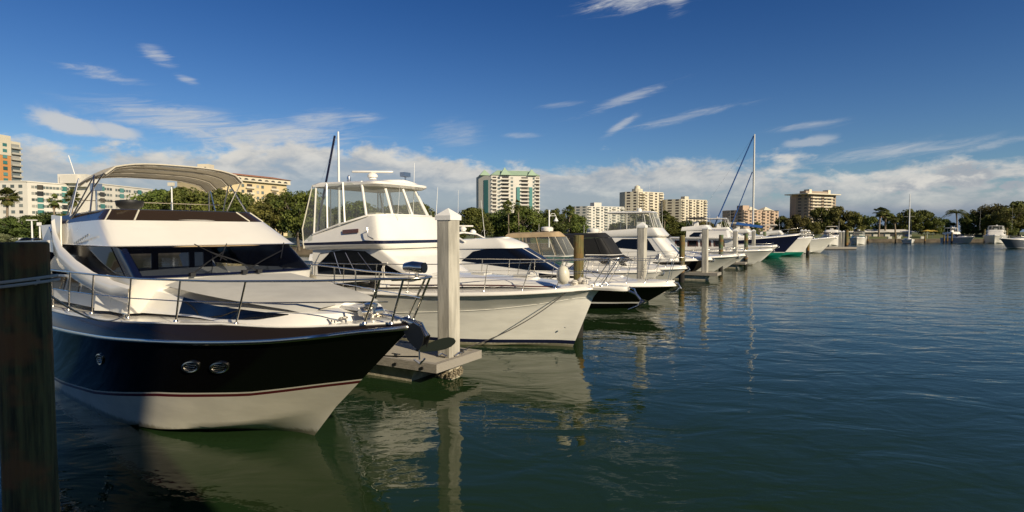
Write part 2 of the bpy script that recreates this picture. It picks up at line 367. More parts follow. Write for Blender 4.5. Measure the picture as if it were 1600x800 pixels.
# ------------------------------------------------------------------ water, land
def make_water():
    m = bpy.data.materials.new('harbour_water'); m.use_nodes = True; T = NT(m.node_tree); b = T.n['Principled BSDF']
    b.inputs['Base Color'].default_value = (.013, .029, .0095, 1)
    b.inputs['Roughness'].default_value = .015; b.inputs['IOR'].default_value = 1.29
    b.inputs['Specular Tint'].default_value = (.95, .90, .35, 1)
    tc = T.node('ShaderNodeTexCoord'); v = tc.outputs['Object']
    def mapped(sc_, rz=0.):
        mp = T.node('ShaderNodeMapping'); mp.inputs['Scale'].default_value = sc_; mp.inputs['Rotation'].default_value = (0, 0, rz)
        T.l.new(v, mp.inputs[0]); return mp.outputs[0]
    swell = T.noise(mapped((.55, .9, 1), R(20)), 1.0, 3, .5, .6)
    rip = T.noise(mapped((2.2, 4.2, 1), R(25)), 1.0, 3, .55, .5)
    chop = T.noise(mapped((.22, .55, 1), R(-10)), 1.0, 4, .6, .5)
    fine = T.noise(mapped((7, 12, 1), R(15)), 1.0, 3, .5, .3)
    # calm in the lee of the boats, wind-ruffled in open water away from the berths
    sp = T.node('ShaderNodeSeparateXYZ'); T.l.new(v, sp.inputs[0])
    off = T.m('SUBTRACT', T.m('MULTIPLY', T.m('ADD', sp.outputs[0], 1.0), .87), T.m('MULTIPLY', T.m('SUBTRACT', sp.outputs[1], 14.0), .5))   # metres out from the row of bows
    gust = T.noise(mapped((.03, .08, 1), R(-30)), 1.0, 4, .6, .4)
    ruff = T.m('MULTIPLY', T.ss(off, 2., 26.), T.m('MULTIPLY_ADD', gust, 1.3, -.05))
    farf = T.m('MULTIPLY', T.ss(sp.outputs[1], 35, 110), T.m('MULTIPLY_ADD', gust, 1.2, .4))
    T.l.new(T.m('MULTIPLY_ADD', farf, .13, .015), b.inputs['Roughness'])
    ruff = T.m('MAXIMUM', ruff, T.m('MULTIPLY', T.ss(sp.outputs[1], 45, 120), 1.0))
    h = T.m('ADD', T.m('MULTIPLY', swell, .040), T.m('MULTIPLY', rip, T.m('MULTIPLY_ADD', ruff, .015, .004)))
    h = T.m('ADD', h, T.m('MULTIPLY', chop, T.m('MULTIPLY', farf, .30)))
    h = T.m('ADD', h, T.m('MULTIPLY', fine, T.m('MULTIPLY', ruff, .005)))
    bp = T.node('ShaderNodeBump'); bp.inputs['Strength'].default_value = 1.0; bp.inputs['Distance'].default_value = 1.0
    T.l.new(h, bp.inputs['Height']); T.l.new(bp.outputs[0], b.inputs['Normal'])
    o = MB().add([(-6000, -3000, 0), (6000, -3000, 0), (6000, 9000, 0), (-6000, 9000, 0)], [(0, 1, 2, 3)]).build('water', m, smooth=False)
    tag(o, kind='structure')
make_water()
GRASS = mat('lawn', (.075, .11, .025), .9, col2=(.13, .13, .05), vscale=.15)
SANDM = mat('path_concrete', (.42, .38, .30), .9, var=.2, vscale=.5)
SEAW = mat('seawall_concrete', (.12, .095, .065), .9, var=.5, vscale=.6, bump=.4, bscale=4)
ASPH = mat('asphalt', (.06, .06, .06), .9, var=.2, vscale=1)
def make_land():
    shore = [(-900, 78), (-60, 84), (-30, 88), (4, 112), (40, 142), (72, 172), (110, 188), (150, 190), (260, 178), (330, 205), (900, 260)]
    poly = shore + [(5000, 900), (5000, 8000), (-5000, 8000), (-5000, 78)]
    o = MB(); n = len(poly); o.add([(x, y, 1.1) for x, y in poly], [tuple(range(n))]); tag(o.build('ground', GRASS, smooth=False), kind='structure')
    b_ = MB()                                          # the lawn rises gently behind the right shore
    for (x0, y0), (x1, y1) in zip(shore[3:], shore[4:]): b_.add([(x0, y0 + 7.5, 1.0), (x1, y1 + 7.5, 1.0), (x1, y1 + 26, 2.5), (x0, y0 + 26, 2.5), (x0, y0 + 60, 1.0), (x1, y1 + 60, 1.0)], [(0, 1, 2, 3), (3, 2, 5, 4)])
    tag(b_.build('terrain', GRASS), kind='structure')
    w = MB()
    for (x0, y0), (x1, y1) in zip(shore, shore[1:]):
        w.add([(x0, y0, -.6), (x1, y1, -.6), (x1, y1, 1.16), (x0, y0, 1.16), (x0, y0 + .6, 1.16), (x1, y1 + .6, 1.16), (x1, y1 + .6, 1.0), (x0, y0 + .6, 1.0)], [(0, 1, 2, 3), (3, 2, 5, 4), (4, 5, 6, 7)])
    o = w.build('seawall', SEAW, smooth=False); tag(o, 'low weathered concrete seawall along the far bank', 'seawall')
    p = MB()
    for (x0, y0), (x1, y1) in zip(shore, shore[1:]): p.add([(x0, y0 + 3, 1.104), (x1, y1 + 3, 1.104), (x1, y1 + 7, 1.104), (x0, y0 + 7, 1.104)], [(0, 1, 2, 3)])
    tag(p.build('path', SANDM, smooth=False), kind='structure')
    # the quay the photographer stands on, and an added unseen building that throws shade
    q = MB().box((10, -41.2, .2), (220, 80, 3.1)); tag(q.build('quay', SANDM, smooth=False), kind='structure')
make_land()
STUC = mat('stucco_tan', (.5, .42, .30), .9, var=.15, vscale=.4, bump=.3, bscale=12)
def added_shade_house():  # unseen block, added and sized to shade the left pile and near hull
    t = thing('added_shade_house', 'unseen tan stucco block added on the quay behind the photographer to cast shade', 'building', (3.0, -8.5, 1.75))
    MB().box((0, 0, 5.0), (8.2, 8, 10.0)).build('wall', STUC, t, smooth=False)
    r = MB(); r.add([(-4.3, -4.2, 10), (4.3, -4.2, 10), (4.3, 4.2, 10), (-4.3, 4.2, 10), (-1, 0, 11.2), (1, 0, 11.2)], [(0, 1, 5, 4), (1, 2, 5), (2, 3, 4, 5), (3, 0, 4), (0, 3, 2, 1)])
    r.build('roof', SEAW, t, smooth=False)
    for i in range(3):
        w = MB().box((-2.8 + 2.8 * i, 4.03, 3.0), (1.3, .05, 1.6)).build('window', GLASS, t, smooth=False)
        MB().box((-2.8 + 2.8 * i, 4.06, 2.12), (1.5, .16, .1)).build('sill', CAPW, w, smooth=False)
added_shade_house()

# ------------------------------------------------------------------ boat kit (local x forward from the stem at the waterline, y to port)
def hull(root, tip, stern, sheer, chine, keel, cuts, names, mats, flare=1.25, knuck=None, n=46, transom=None, tp=1.5):
    """sheer rows (t,s,z); chine (a0, rows (t,s,z)); keel (a0, rows (t,z)); knuck like chine; cuts = list of z(t) callables between bands"""
    fs, fc, fk = interp(sheer), interp(chine[1]), interp(keel[1])
    fn = interp(knuck[1]) if knuck else None
    ts = [(i / n) ** tp for i in range(n + 1)]
    K = 10
    polys = []
    for t in ts:
        A = lambda a0: a0 + (stern - a0) * t
        pk = (A(keel[0]), 0.0, float(fk(t)[0])); c = fc(t); pc = (A(chine[0]), float(c[0]), float(c[1])); s_ = fs(t); ps = (A(tip), float(s_[0]), float(s_[1]))
        pl = [pk]
        def seg(p, q, e):
            for k in range(1, K + 1):
                u = k / K
                pl.append((p[0] + (q[0] - p[0]) * u, p[1] + (q[1] - p[1]) * u ** e, p[2] + (q[2] - p[2]) * u))
        seg(pk, pc, 1.0)
        if fn is not None:
            m = fn(t); pm = (A(knuck[0]), float(m[0]), float(m[1])); seg(pc, pm, flare); seg(pm, ps, 1.0)
        else: seg(pc, ps, flare)
        polys.append(pl)
    def at(pl, z):
        zs = [p[2] for p in pl]
        z = min(max(z, zs[0]), zs[-1])
        for i in range(len(pl) - 1):
            if pl[i + 1][2] >= z:
                d = pl[i + 1][2] - pl[i][2]; u = 0 if d < 1e-9 else (z - pl[i][2]) / d
                return tuple(pl[i][k] + (pl[i + 1][k] - pl[i][k]) * u for k in range(3))
        return pl[-1]
    bounds = [lambda t, p: p[0][2]] + [(lambda t, p, f=f: f(t)) for f in cuts] + [lambda t, p: p[-1][2]]
    parts = []
    for bi in range(len(bounds) - 1):
        nr = 14 if bi in (0, len(bounds) - 2) else 4
        mb = MB()
        for sd in (-1, 1):
            rows = []
            for t, pl in zip(ts, polys):
                z0, z1 = bounds[bi](t, pl), bounds[bi + 1](t, pl)
                zz = [z0 + (z1 - z0) * k / nr for k in range(nr + 1)]
                for zk in ([float(fn(t)[1])] if knuck is not None else []) + [float(fc(t)[1])]:      # keep knuckle and chine crisp
                    if z0 + .01 < zk < z1 - .01: j = min(range(1, nr), key=lambda q: abs(zz[q] - zk)); zz[j] = zk
                row = [at(pl, z) for z in zz]; rows.append([(p[0], sd * p[1], p[2]) for p in row])
            if sd > 0: rows = rows[::-1]
            mb.loft(rows)
        # transom slice
        pl = polys[-1]; z0, z1 = bounds[bi](1, pl), bounds[bi + 1](1, pl)
        row = [at(pl, z0 + (z1 - z0) * k / nr) for k in range(nr + 1)]
        mb.loft([[(p[0], -p[1], p[2]) for p in row], [(p[0], p[1], p[2]) for p in row]])
        parts.append(mb.build(names[bi], mats[bi], root, 40))
    edge = [pl[-1] for pl in polys]
    return edge, (lambda t, z: at(polys[min(range(len(ts)), key=lambda i: abs(ts[i] - t))], z)), parts
def deck(root, edge, m, crown=.08, name='deck', dz=0., inset=0.0):
    mb = MB(); rows = []
    for a, s, z in edge:
        s = max(s - inset, 0); rows.append([(a, s * k / 6, z + dz + crown * (1 - (k / 6) ** 2)) for k in range(-6, 7)])
    mb.loft(rows[::-1]); return mb.build(name, m, root, 30)
def rubrail(root, edge, m, r=.03, dz=0., name='rub_rail', out=.012, t0=0):
    E = [(a, s + out, z + dz) for a, s, z in edge[t0:]]
    path = [(a, -s, z) for a, s, z in E[::-1]] + [(a, s, z) for a, s, z in (E[1:] if t0 == 0 else E)]
    if t0: 
        mb = MB(); mb.tube(path[:len(E)], r, 6); mb.tube(path[len(E):], r, 6); return mb.build(name, m, root, 60)
    return MB().tube(path, r, 6).build(name, m, root, 60)
def ring(af, ac, w, aa, wa, zf, za, pe=.75, nf=10, ns=16, na=4, zc=None):
    """half outline from front centre to aft centre: (a, s, z)"""
    P = []
    zc = zf if zc is None else zc
    for i in range(nf):
        q = i / nf * math.pi / 2; P.append((ac + (af - ac) * math.cos(q) ** pe, w * math.sin(q) ** pe, zf + (zc - zf) * i / nf))
    for i in range(ns):
        u = i / ns; P.append((ac + (aa - ac) * u, w + (wa - w) * u ** 1.5, zc + (za - zc) * u))
    for i in range(na + 1): P.append((aa, wa * (1 - i / na), za))
    return P
class Surf:
    """walls lofted through rings; u runs from front centre (0) by the side to aft centre (1)"""
    def __init__(s, rings): s.r = rings; s.n = len(rings[0])
    def pt(s, u, v, sd):
        x = u * (s.n - 1); i = min(int(x), s.n - 2); f = x - i
        y = v * (len(s.r) - 1); j = min(int(y), len(s.r) - 2); g = y - j
        def L(a, b, k): return tuple(a[q] + (b[q] - a[q]) * k for q in range(3))
        p = L(L(s.r[j][i], s.r[j][i + 1], f), L(s.r[j + 1][i], s.r[j + 1][i + 1], f), g)
        return Vector((p[0], sd * p[1], p[2]))
    def nrm(s, u, v, sd):
        e = .006; a = s.pt(min(u + e, 1), v, sd) - s.pt(max(u - e, 0), v, sd); b = s.pt(u, min(v + e, 1), sd) - s.pt(u, max(v - e, 0), sd)
        n = b.cross(a) if sd < 0 else a.cross(b)
        return n.normalized() if n.length > 1e-9 else Vector((1, 0, 0))
    def wall(s, root, name, m, top=True, crown=.04, angle=42, mb=None, lid=None):
        mb2 = MB() if mb is None else mb; n = s.n
        rows = []
        for r in s.r: rows.append([(p[0], -p[1], p[2]) for p in r] + [(p[0], p[1], p[2]) for p in r[-2:0:-1]])
        mb2.loft(rows, closed=True)
        if top:
            r = s.r[-1]; rr = []
            for k in range(7): rr.append([(p[0], p[1] * (k / 3 - 1), p[2] + crown * (1 - (k / 3 - 1) ** 2)) for p in r])
            mb2.loft(rr)
        return mb2 if mb is not None else mb2.build(name, m, root, angle)
    def patch(s, mb, us, lo, hi, sd, off=.008, skirt=.0, nv=4):
        rows = []
        for u in us:
            v0, v1 = lo(u), hi(u); row = []
            for k in range(nv + 1):
                v = v0 + (v1 - v0) * k / nv; row.append(s.pt(u, v, sd) + s.nrm(u, v, sd) * off)
            rows.append(row)
        if sd > 0: rows = rows[::-1]
        # little thickness: return edge to the wall
        mb.loft(rows)
        top = [r[-1] for r in rows]; bot = [r[0] for r in rows]
        for e in (top, bot):
            inn = [p - s.nrm(u, (hi if e is top else lo)(u), sd) * (off + .004) for p, u in zip(e, us if sd < 0 else list(us)[::-1])]
            mb.loft([e, inn])
        return mb
def lin(pts):
    xs = [p[0] for p in pts]; ys = [p[1] for p in pts]
    return lambda u: float(np.interp(u, xs, ys))
def frange(a, b, n): return [a + (b - a) * i / n for i in range(n + 1)]
def guard_rail(root, pts_top, pts_base, m, r=.016, mid=True, name='bow_rail', lean=None):
    """one rail each side given for starboard: lists of (a,s,z) tops and stanchion bases"""
    top = [Vector(p) for p in pts_top]
    f = MB(); path = [(p[0], -p[1], p[2]) for p in top] + [(p[0], p[1], p[2]) for p in top[::-1]][(1 if abs(top[-1][1]) < 1e-3 else 0):]
    f.tube(path, r, 6); o = f.build(name, m, root, 70)
    def near(a):                                     # the rail's point over a given a
        A = [p[0] for p in top]; return tuple(float(np.interp(a, A, [p[k] for p in top])) for k in range(3))
    for sd in (-1, 1):
        for b in pts_base:
            a_t = b[0] + (b[3] if len(b) > 3 else .1); t = near(a_t)
            MB().tube([(b[0], sd * b[1], b[2]), (b[0] + .02, sd * b[1], b[2] + .05), (t[0], sd * t[1], t[2])], r * .85, 6).lathe([(r * 2.2, 0), (r * 1.6, .03)], (b[0], sd * b[1], b[2]), 8).build('stanchion', m, root, 60)
    if mid:
        q = MB(); P = [((near(b[0] + .1)[0] + b[0]) / 2, (near(b[0] + .1)[1] + b[1]) / 2, (near(b[0] + .1)[2] + b[2]) / 2) for b in sorted(pts_base)]
        for sd in (-1, 1): q.tube([(a, sd * s, z) for a, s, z in P], r * .5, 5)
        q.build('lower_rail', m, root, 60)
    return o
def cleat(root, a, s, z, m=STEEL, k=1.):
    MB().tube([(a - .12 * k, s, z + .05 * k), (a + .12 * k, s, z + .05 * k)], .014 * k, 6).tube([(a - .04 * k, s, z), (a - .04 * k, s, z + .05 * k)], .012 * k, 6).tube([(a + .04 * k, s, z), (a + .04 * k, s, z + .05 * k)], .012 * k, 6).build('cleat', m, root, 60)
def antenna(root, p, h, m=CAPW, lean=(0, 0), r=.012, name='antenna'):
    MB().tube([p, (p[0], p[1], p[2] + .25), (p[0] + lean[0], p[1] + lean[1], p[2] + h)], [r * 1.8, r, r * .55], 6).build(name, m, root, 60)
def dome(root, p, r, m=WHITE, name='satellite_dome'):
    MB().lathe([(r * .7, 0), (r * .95, .1 * r), (r, .5 * r), (r * .92, .95 * r), (r * .65, 1.3 * r), (r * .25, 1.48 * r), (.004, 1.5 * r)], p, 16).build(name, m, root, 50)
def radar(root, p, w=1.2, rz=0., m=WHITE):
    o = MB().lathe([(.15, 0), (.13, .06), (.19, .08), (.19, .16), (.12, .22), (.05, .25)], p, 14).build('radar_pedestal', m, root, 40)
    b = MB(); c, s = math.cos(rz), math.sin(rz)
    b.tube([(p[0] + c * w / 2 * k, p[1] + s * w / 2 * k, p[2] + .28) for k in (-1, -.96, 0, .96, 1)], [.03, .06, .065, .06, .03], 8, flat=.7)
    b.build('radar_bar', m, o, 50)
def anchor(root, a, z, sc_=1., m=STEELD, sprit_m=WHITE):
    k = sc_
    f = MB().tube([(a - .5 * k, 0, z), (a + .05 * k, 0, z - .02), (a + .18 * k, 0, z - .22 * k)], [.03 * k, .03 * k, .022 * k], 6)
    o = f.build('anchor', m, root, 50)
    g = MB(); g.slab([(a + .16 * k, 0, z - .14 * k), (a + .02 * k, .16 * k, z - .30 * k), (a - .22 * k, .06 * k, z - .36 * k), (a + .08 * k, 0, z - .34 * k), (a - .22 * k, -.06 * k, z - .36 * k), (a + .02 * k, -.16 * k, z - .30 * k)], (.0, 0, -.025 * k))
    g.build('fluke', m, o, 30)
def sag(p, q, d, n=12):
    p, q = Vector(p), Vector(q); return [p.lerp(q, i / n) - Vector((0, 0, d * 4 * (i / n) * (1 - i / n))) for i in range(n + 1)]
def boat_root(name, label, cat, p, theta, group=None):
    return thing(name, label, cat, (p[0], p[1], 0), -R(theta), group)
def to_world(p, theta, a, s_st, z):
    """a forward, s_st to starboard"""
    t = R(theta); return Vector((p[0] + a * math.cos(t) - s_st * math.sin(t), p[1] - a * math.sin(t) - s_st * math.cos(t), z))

# ------------------------------------------------------------------ boat 1: the black-hulled motor yacht in front
B1 = G(490, 680); T1 = 40
def yacht_black():
    t = boat_root('motor_yacht', 'big black hulled motor yacht with cream bottom and off-white bimini, nearest in the row', 'motor yacht', B1, T1, 'motor boats berthed bow out')
    sheer = [(0, 0, 2.15), (.012, .20, 2.13), (.035, .45, 2.09), (.075, .80, 1.99), (.132, 1.24, 1.88), (.24, 1.81, 1.76), (.384, 2.30, 1.67), (.55, 2.45, 1.60), (.8, 2.40, 1.53), (1, 2.25, 1.5)]
    chine = (.69, [(0, 0, .63), (.04, .30, .50), (.10, .82, .30), (.16, 1.25, .15), (.23, 1.68, .05), (.36, 2.0, -.03), (.6, 2.12, -.08), (1, 2.0, -.1)])
    keel = (-.1, [(0, -.12), (.1, -.35), (.3, -.55), (1, -.6)])
    st = lin([(0, 1.13), (.05, 1.02), (.12, .86), (.24, .72), (.4, .40), (.55, .25), (1, .2)])
    cuts = [lambda u: st(u), lambda u: st(u) + .055, lambda u: st(u) + .085]
    edge, at, parts = hull(t, 2.6, -12.3, sheer, chine, keel, cuts, ['hull_bottom', 'boot_stripe', 'stripe_line', 'hull'], [CREAM, RED, CREAM, BLACK], 1.35)
    rubrail(t, edge, STEEL, .038)
    # the brown black band above the rail, leaning inboard
    mb = MB(); rows = []
    inner = []
    for i, (a, s, z) in enumerate(edge):
        ti = i / (len(edge) - 1); h = .06 + .20 * min(1, max(0, (2.3 - a) / 2.5)); k = .10 + .04 * min(1, s)
        q = max(s - k, 0); inner.append((a - .10 * (1 - min(1, s * 2)), q, z + h))
    for sd in (-1, 1):
        rr = [[(e[0], sd * e[1], e[2] + .02), ((e[0] + i_[0]) / 2, sd * ((e[1] + i_[1]) / 2 + .02), (e[2] + i_[2]) / 2 + .02), (i_[0], sd * i_[1], i_[2])] for e, i_ in zip(edge, inner)]
        mb.loft(rr if sd < 0 else rr[::-1])
    mb.build('gunwale_band', BLACKB, t, 40)
    deck(t, inner, WHITE, .05, 'deck', 0.0)
    # toe rail line
    rubrail(t, inner, WHITE, .018, .012, 'toe_rail', 0.)
    # forward trunk with the covered sunpad, rising to the windshield
    tr = Surf([ring(1.62, -1.3, 1.28, -4.4, 2.0, 2.05, 1.98, .9), ring(1.45, -1.4, 1.16, -4.4, 1.93, 2.27, 2.56, .9), ring(1.1, -1.6, 1.0, -4.4, 1.80, 2.32, 2.66, .9)])
    tr.wall(t, 'foredeck_trunk', WHITE, True, .07)
    # shaped plan for the grey mesh sunpad cover
    rows = []
    for i in range(13):
        a = -2.62 + 3.65 * i / 12; w = 1.36 - .62 * (i / 12) ** 1.7
        if i == 12: w *= .82
        base = 2.585 - (a + 3.0) * .062
        rows.append([(a, w * k / 5, base + .085 - .05 * (k / 5) ** 2 - (.07 if abs(k) == 5 else 0) - (.06 if i == 12 else 0)) for k in range(-5, 6)])
    MB().loft(rows[::-1]).build('sunpad_cover', COVER, t, 60)
    # smoked side windows in the trunk
    for sd in (-1, 1):
        w = MB(); tr.patch(w, frange(.16, .455, 20), lin([(.16, .44), (.22, .22), (.30, .08), (.455, .05)]), lin([(.16, .46), (.25, .49), (.40, .50), (.455, .50)]), sd, .012)
        w.build('trunk_window', GLASS, t, 60)
    # hatch, windlass, chain plate, cleats
    MB().box((1.35, 0, 2.33), (.46, .34, .05)).build('anchor_locker_hatch', WHITE, t)
    wl = MB().lathe([(.12, 0), (.12, .05), (.07, .07), (.07, .13), (.11, .16), (.11, .20), (.02, .22)], (1.72, -.05, 2.22), 14).tube([(1.72, -.24, 2.30), (1.72, .15, 2.30)], .055, 10).build('windlass', STEEL, t, 40)
    MB().box((2.05, 0, 2.215), (.62, .14, .05)).tube([(1.8, 0, 2.26), (2.15, 0, 2.27), (2.6, 0, 2.22)], .022, 6).build('anchor_roller', STEEL, wl, 40)
    for a, s, z in ((1.45, .52, 2.16), (-2.4, 2.06, 2.05), (-6.5, 2.27, 1.93)):
        for sd in (-1, 1): cleat(t, a, sd * s, z)
    ln = MB()
    for k in range(3):
        c = [(.35 + .5 * k + .18 * math.cos(q * .9 + k), -.80 + .22 * k + .09 * math.sin(q * 1.7 + k), 2.20 + .015 * (q % 3)) for q in range(9)]
        ln.tube(c, .016, 5)
    ln.build('coiled_line', ROPE, t, 60)
    # portholes: pairs forward, one aft
    for sd in (-1, 1):
        for (a, z, kx) in ((-.92, 1.36, 1.14), (-.30, 1.39, 1.14), (-3.44, 1.22, .9)):
            u = (2.6 - a) / 14.9; best = None
            for uu in frange(max(u - .15, 0), min(u + .12, 1), 90):
                p = at(uu, z)
                if best is None or abs(p[0] - a) < abs(best[0] - a): best = p; bu = uu
            p1, p2 = at(bu, z + .12), at(bu, z - .12); pf, pb = at(max(bu - .03, 0), z), at(bu + .03, z)
            tz = (Vector(p1) - Vector(p2)).normalized(); tx = (Vector(pf) - Vector(pb)).normalized()
            if sd > 0: tz.y *= 1; 
            c = Vector(best); nn = tx.cross(tz).normalized()
            if nn.y < 0: nn = -nn
            fl = lambda v: Vector((v.x, sd * v.y, v.z))
            fr = MB(); rows = []
            for rr, of in ((.155, .0), (.155, .022), (.135, .03), (.115, .022), (.112, .004)):
                rows.append([fl(c + tx * rr * kx * math.cos(q) + tz * rr * .92 * math.sin(q) + nn * of) for q in [2 * math.pi * k / 24 for k in range(24)]])
            fr.loft(rows, closed=True); f = fr.build('porthole', STEEL, t, 50)
            g = MB(); g.loft([rows[-1], [fl(c + nn * .006 + tx * .02 * math.cos(q) + tz * .02 * math.sin(q)) for q in [2 * math.pi * k / 24 for k in range(24)]]], closed=True, cap=True); g.build('pane', GLASS, f, 30)
            br = MB()
            for q in (-.05, 0, .05): br.tube([fl(c + tx * .1 + tz * q + nn * .02), fl(c - tx * .1 + tz * q + nn * .02)], .006, 4)
            br.build('grille', STEEL, f, 30)
    # saloon: raked windshield, fascia, flybridge
    rA = ring(-2.62, -3.05, 1.74, -8.6, 1.92, 2.66, 2.62, .62)
    rB = ring(-3.58, -4.00, 1.72, -8.6, 1.74, 3.22, 3.20, .62)
    r0 = ring(-3.0, -3.5, 1.86, -10.2, 2.05, 2.0, 1.9, .62)
    rF = ring(-3.62, -4.02, 1.84, -9.0, 1.86, 3.24, 3.22, .62)
    rG = ring(-4.62, -5.20, 1.70, -9.6, 1.78, 3.74, 3.66, .62)
    # lower wall
    Surf([r0, ring(-2.64, -3.10, 1.76, -10.0, 1.98, 2.665, 2.45, .62)]).wall(t, 'saloon_wall', WHITE, False)
    ws = Surf([rA, rB])
    bd = MB()
    for sd in (-1, 1):
        for u0, u1, v0, v1 in ((0, .255, 0, .07), (0, .255, .93, 1), (.245, .84, 0, 1)):
            rows = [[ws.pt(u, v0 + (v1 - v0) * k / 3, sd) for k in range(4)] for u in frange(u0, u1, max(3, int((u1 - u0) * 40)))]
            bd.loft(rows if sd < 0 else rows[::-1])
    bd.build('window_band', NAVYF, t, 42)
    # the saloon behind the glass: sole, dash, bulkhead with three openings to the cockpit, a settee
    MB().box((-6.4, 0, 2.0), (4.0, 3.4, .06)).build('saloon_sole', TEAK, t, smooth=False)
    bk = MB(); 
    for y0, y1 in ((-1.86, -1.25), (-.85, -.20), (.30, .46), (1.24, 1.38), (1.62, 1.86)): bk.box((-8.4, (y0 + y1) / 2, 2.62), (.06, y1 - y0, 1.2))
    bk.box((-8.4, 0, 2.14), (.06, 3.6, .30)).box((-8.4, 0, 3.06), (.06, 3.6, .28)); bk.build('saloon_bulkhead', NAVYF, t, smooth=False)
    MB().box((-6.6, .9, 2.3), (1.6, .7, .5), taper=.9).build('settee', CREAM, t)
    MB().box((-3.7, 0, 2.5), (1.0, 3.0, .25), taper=.8).build('dashboard', NAVYF, t)
    # glass panes let into the band
    def pane(name, u0, u1, v0, v1, sd, m=GLASS, off=.01, par=t):
        w = MB(); ws.patch(w, frange(u0, u1, 10), lambda u: v0, lambda u: v1, sd, off); return w.build(name, m, par, 60)
    cut = .20
    for sd in (-1, 1): 
        pane('windshield', .012, .248, .06, .94, sd, TINT)
    # view into the cabin: paler panes seen in the glass are the aft windows
    for sd in (-1, 1):
        w = MB(); ws.patch(w, frange(.37, .60, 14), lin([(.37, .04), (.60, .30)]), lin([(.37, .96), (.47, .97), (.53, .84), (.60, .36)]), sd, .010); w.build('side_window', GLASS, t, 60)
        # swooping white cowl below the side windows
        lo = [(-2.9, 1.83, 2.40), (-3.6, 1.90, 2.46), (-4.6, 1.98, 2.58), (-5.6, 2.02, 2.76), (-6.6, 2.03, 3.0), (-7.3, 1.98, 3.30), (-7.8, 1.9, 3.62)]
        sw = MB(); rows = []
        for a, s, z in lo: 
            k = 1 + .5 * max(0, min(1, (-a - 4) / 3)); rows.append([(a, sd * (s - .03), z - .22 * k), (a, sd * (s + .035), z - .17 * k), (a, sd * (s + .03), z + .08 * k), (a - .02, sd * (s - .04), z + .12 * k)])
        sw.loft(rows if sd > 0 else rows[::-1]); sw.build('side_cowl', WHITE, t, 60)
        # lower saloon windows, two dark panels between the cowl and the side deck
        sl = Surf([r0, ring(-2.62, -3.05, 1.78, -10.0, 1.98, 2.66, 2.45, .62)])
        for u0, u1 in ((.47, .53), (.545, .61), (.625, .70)):
            w = MB(); sl.patch(w, frange(u0, u1, 5), lambda u: .42, lambda u: min(.92, .55 + (u - .45) * 3), sd, .012); w.build('lower_window', GLASS, t, 60)
    fas = Surf([rF, rG]); fas.wall(t, 'flybridge_fascia', WHITE, True, .02)
    lip = Surf([ring(-3.55, -3.97, 1.80, -9.0, 1.84, 3.205, 3.2, .62), ring(-3.50, -3.94, 1.86, -9.0, 1.88, 3.225, 3.215, .62), rF]); lip.wall(t, 'brow_lip', WHITE, False)
    MB().tube([(-3.52 - .9 * (abs(k) / 10) ** 3 * .45, k * .172, 3.2) for k in range(-10, 11)], .012, 5).build('brow_trim', CANVT, t, 60)
    # courtesy ring light vents on the shaded flank
    for sd in (-1, 1):
        v = MB()
        for k in range(7): v.box((-5.15 - .16 * k, sd * (1.87), 3.44 - .03 * k), (.10, .03, .035))
        v.build('vent', STEELD, t)
    # aft part of the flybridge deck overhanging the cockpit
    Surf([ring(-8.0, -8.2, 1.9, -11.4, 1.9, 3.12, 3.05), ring(-8.0, -8.2, 1.95, -11.5, 1.95, 3.30, 3.25)]).wall(t, 'flybridge_deck', WHITE)
    sm = Surf([ring(-4.60, -5.18, 1.69, -8.0, 1.76, 3.735, 3.70, .62), ring(-4.92, -5.52, 1.52, -8.4, 1.70, 3.96, 3.86, .62)])
    sm.wall(t, 'flybridge_windscreen', SMOKE, False)
    rim = [sm.pt(u, 1, -1) for u in frange(0, .72, 26)]; MB().tube([p for p in rim[::-1]] + [(p[0], -p[1], p[2]) for p in rim[1:]], .014, 5).build('windscreen_rim', STEEL, t, 60)
    for sd in (-1, 1):
        for u in (.13, .27): MB().tube([sm.pt(u, .02, sd), sm.pt(u - .012, .98, sd)], .020, 4).build('windscreen_mullion', CREAM, t)
    # fins at the aft end of the flybridge with a blue quarter glass
    for sd in (-1, 1):
        MB().slab([(-6.9, sd * 1.93, 3.0), (-7.3, sd * 1.85, 3.45), (-7.75, sd * 1.74, 3.86), (-8.5, sd * 1.76, 3.90), (-8.0, sd * 1.86, 3.4), (-8.2, sd * 1.93, 3.05)], (0, sd * .025, 0)).build('fin', WHITE, t, 30)
        MB().slab([(-8.25, sd * 1.90, 3.1), (-8.05, sd * 1.86, 3.4), (-8.5, sd * 1.82, 3.62), (-9.3, sd * 1.88, 3.05)], (0, sd * .02, 0)).build('quarter_glass', mat('blue_glass', (.02, .06, .22), .08, coat=.5), t, 30)
        MB().slab([(-8.3, sd * 1.97, 2.3), (-9.2, sd * 1.99, 3.05), (-10.4, sd * 1.99, 3.1), (-11.2, sd * 2.0, 2.75), (-10.8, sd * 2.02, 2.2)], (0, sd * .05, 0)).build('aft_cowl', WHITE, t, 30)
    # windshield wipers
    for y0, yt in ((.35, -.35), (-.9, -.1), (.05, 1.2)):
        b = Vector((-2.56 - .2 * (abs(y0) / 1.7) ** 2, y0, 2.70)); e = Vector((-3.18 - .15 * (abs(yt) / 1.7) ** 2, yt, 3.04)) + Vector((.07, 0, .05))
        wp = MB().tube([b, b.lerp(e, .5) + Vector((.04, 0, .03)), e], .013, 5).box((b.x + .02, b.y, b.z), (.1, .09, .07)).build('wiper', RUBBER, t, 60)
        d = Vector((-.42, .28 if yt > y0 else -.28, .235)).normalized() * .38
        MB().tube([e - d, e + d], .010, 4).build('wiper_blade', RUBBER, wp, 60)
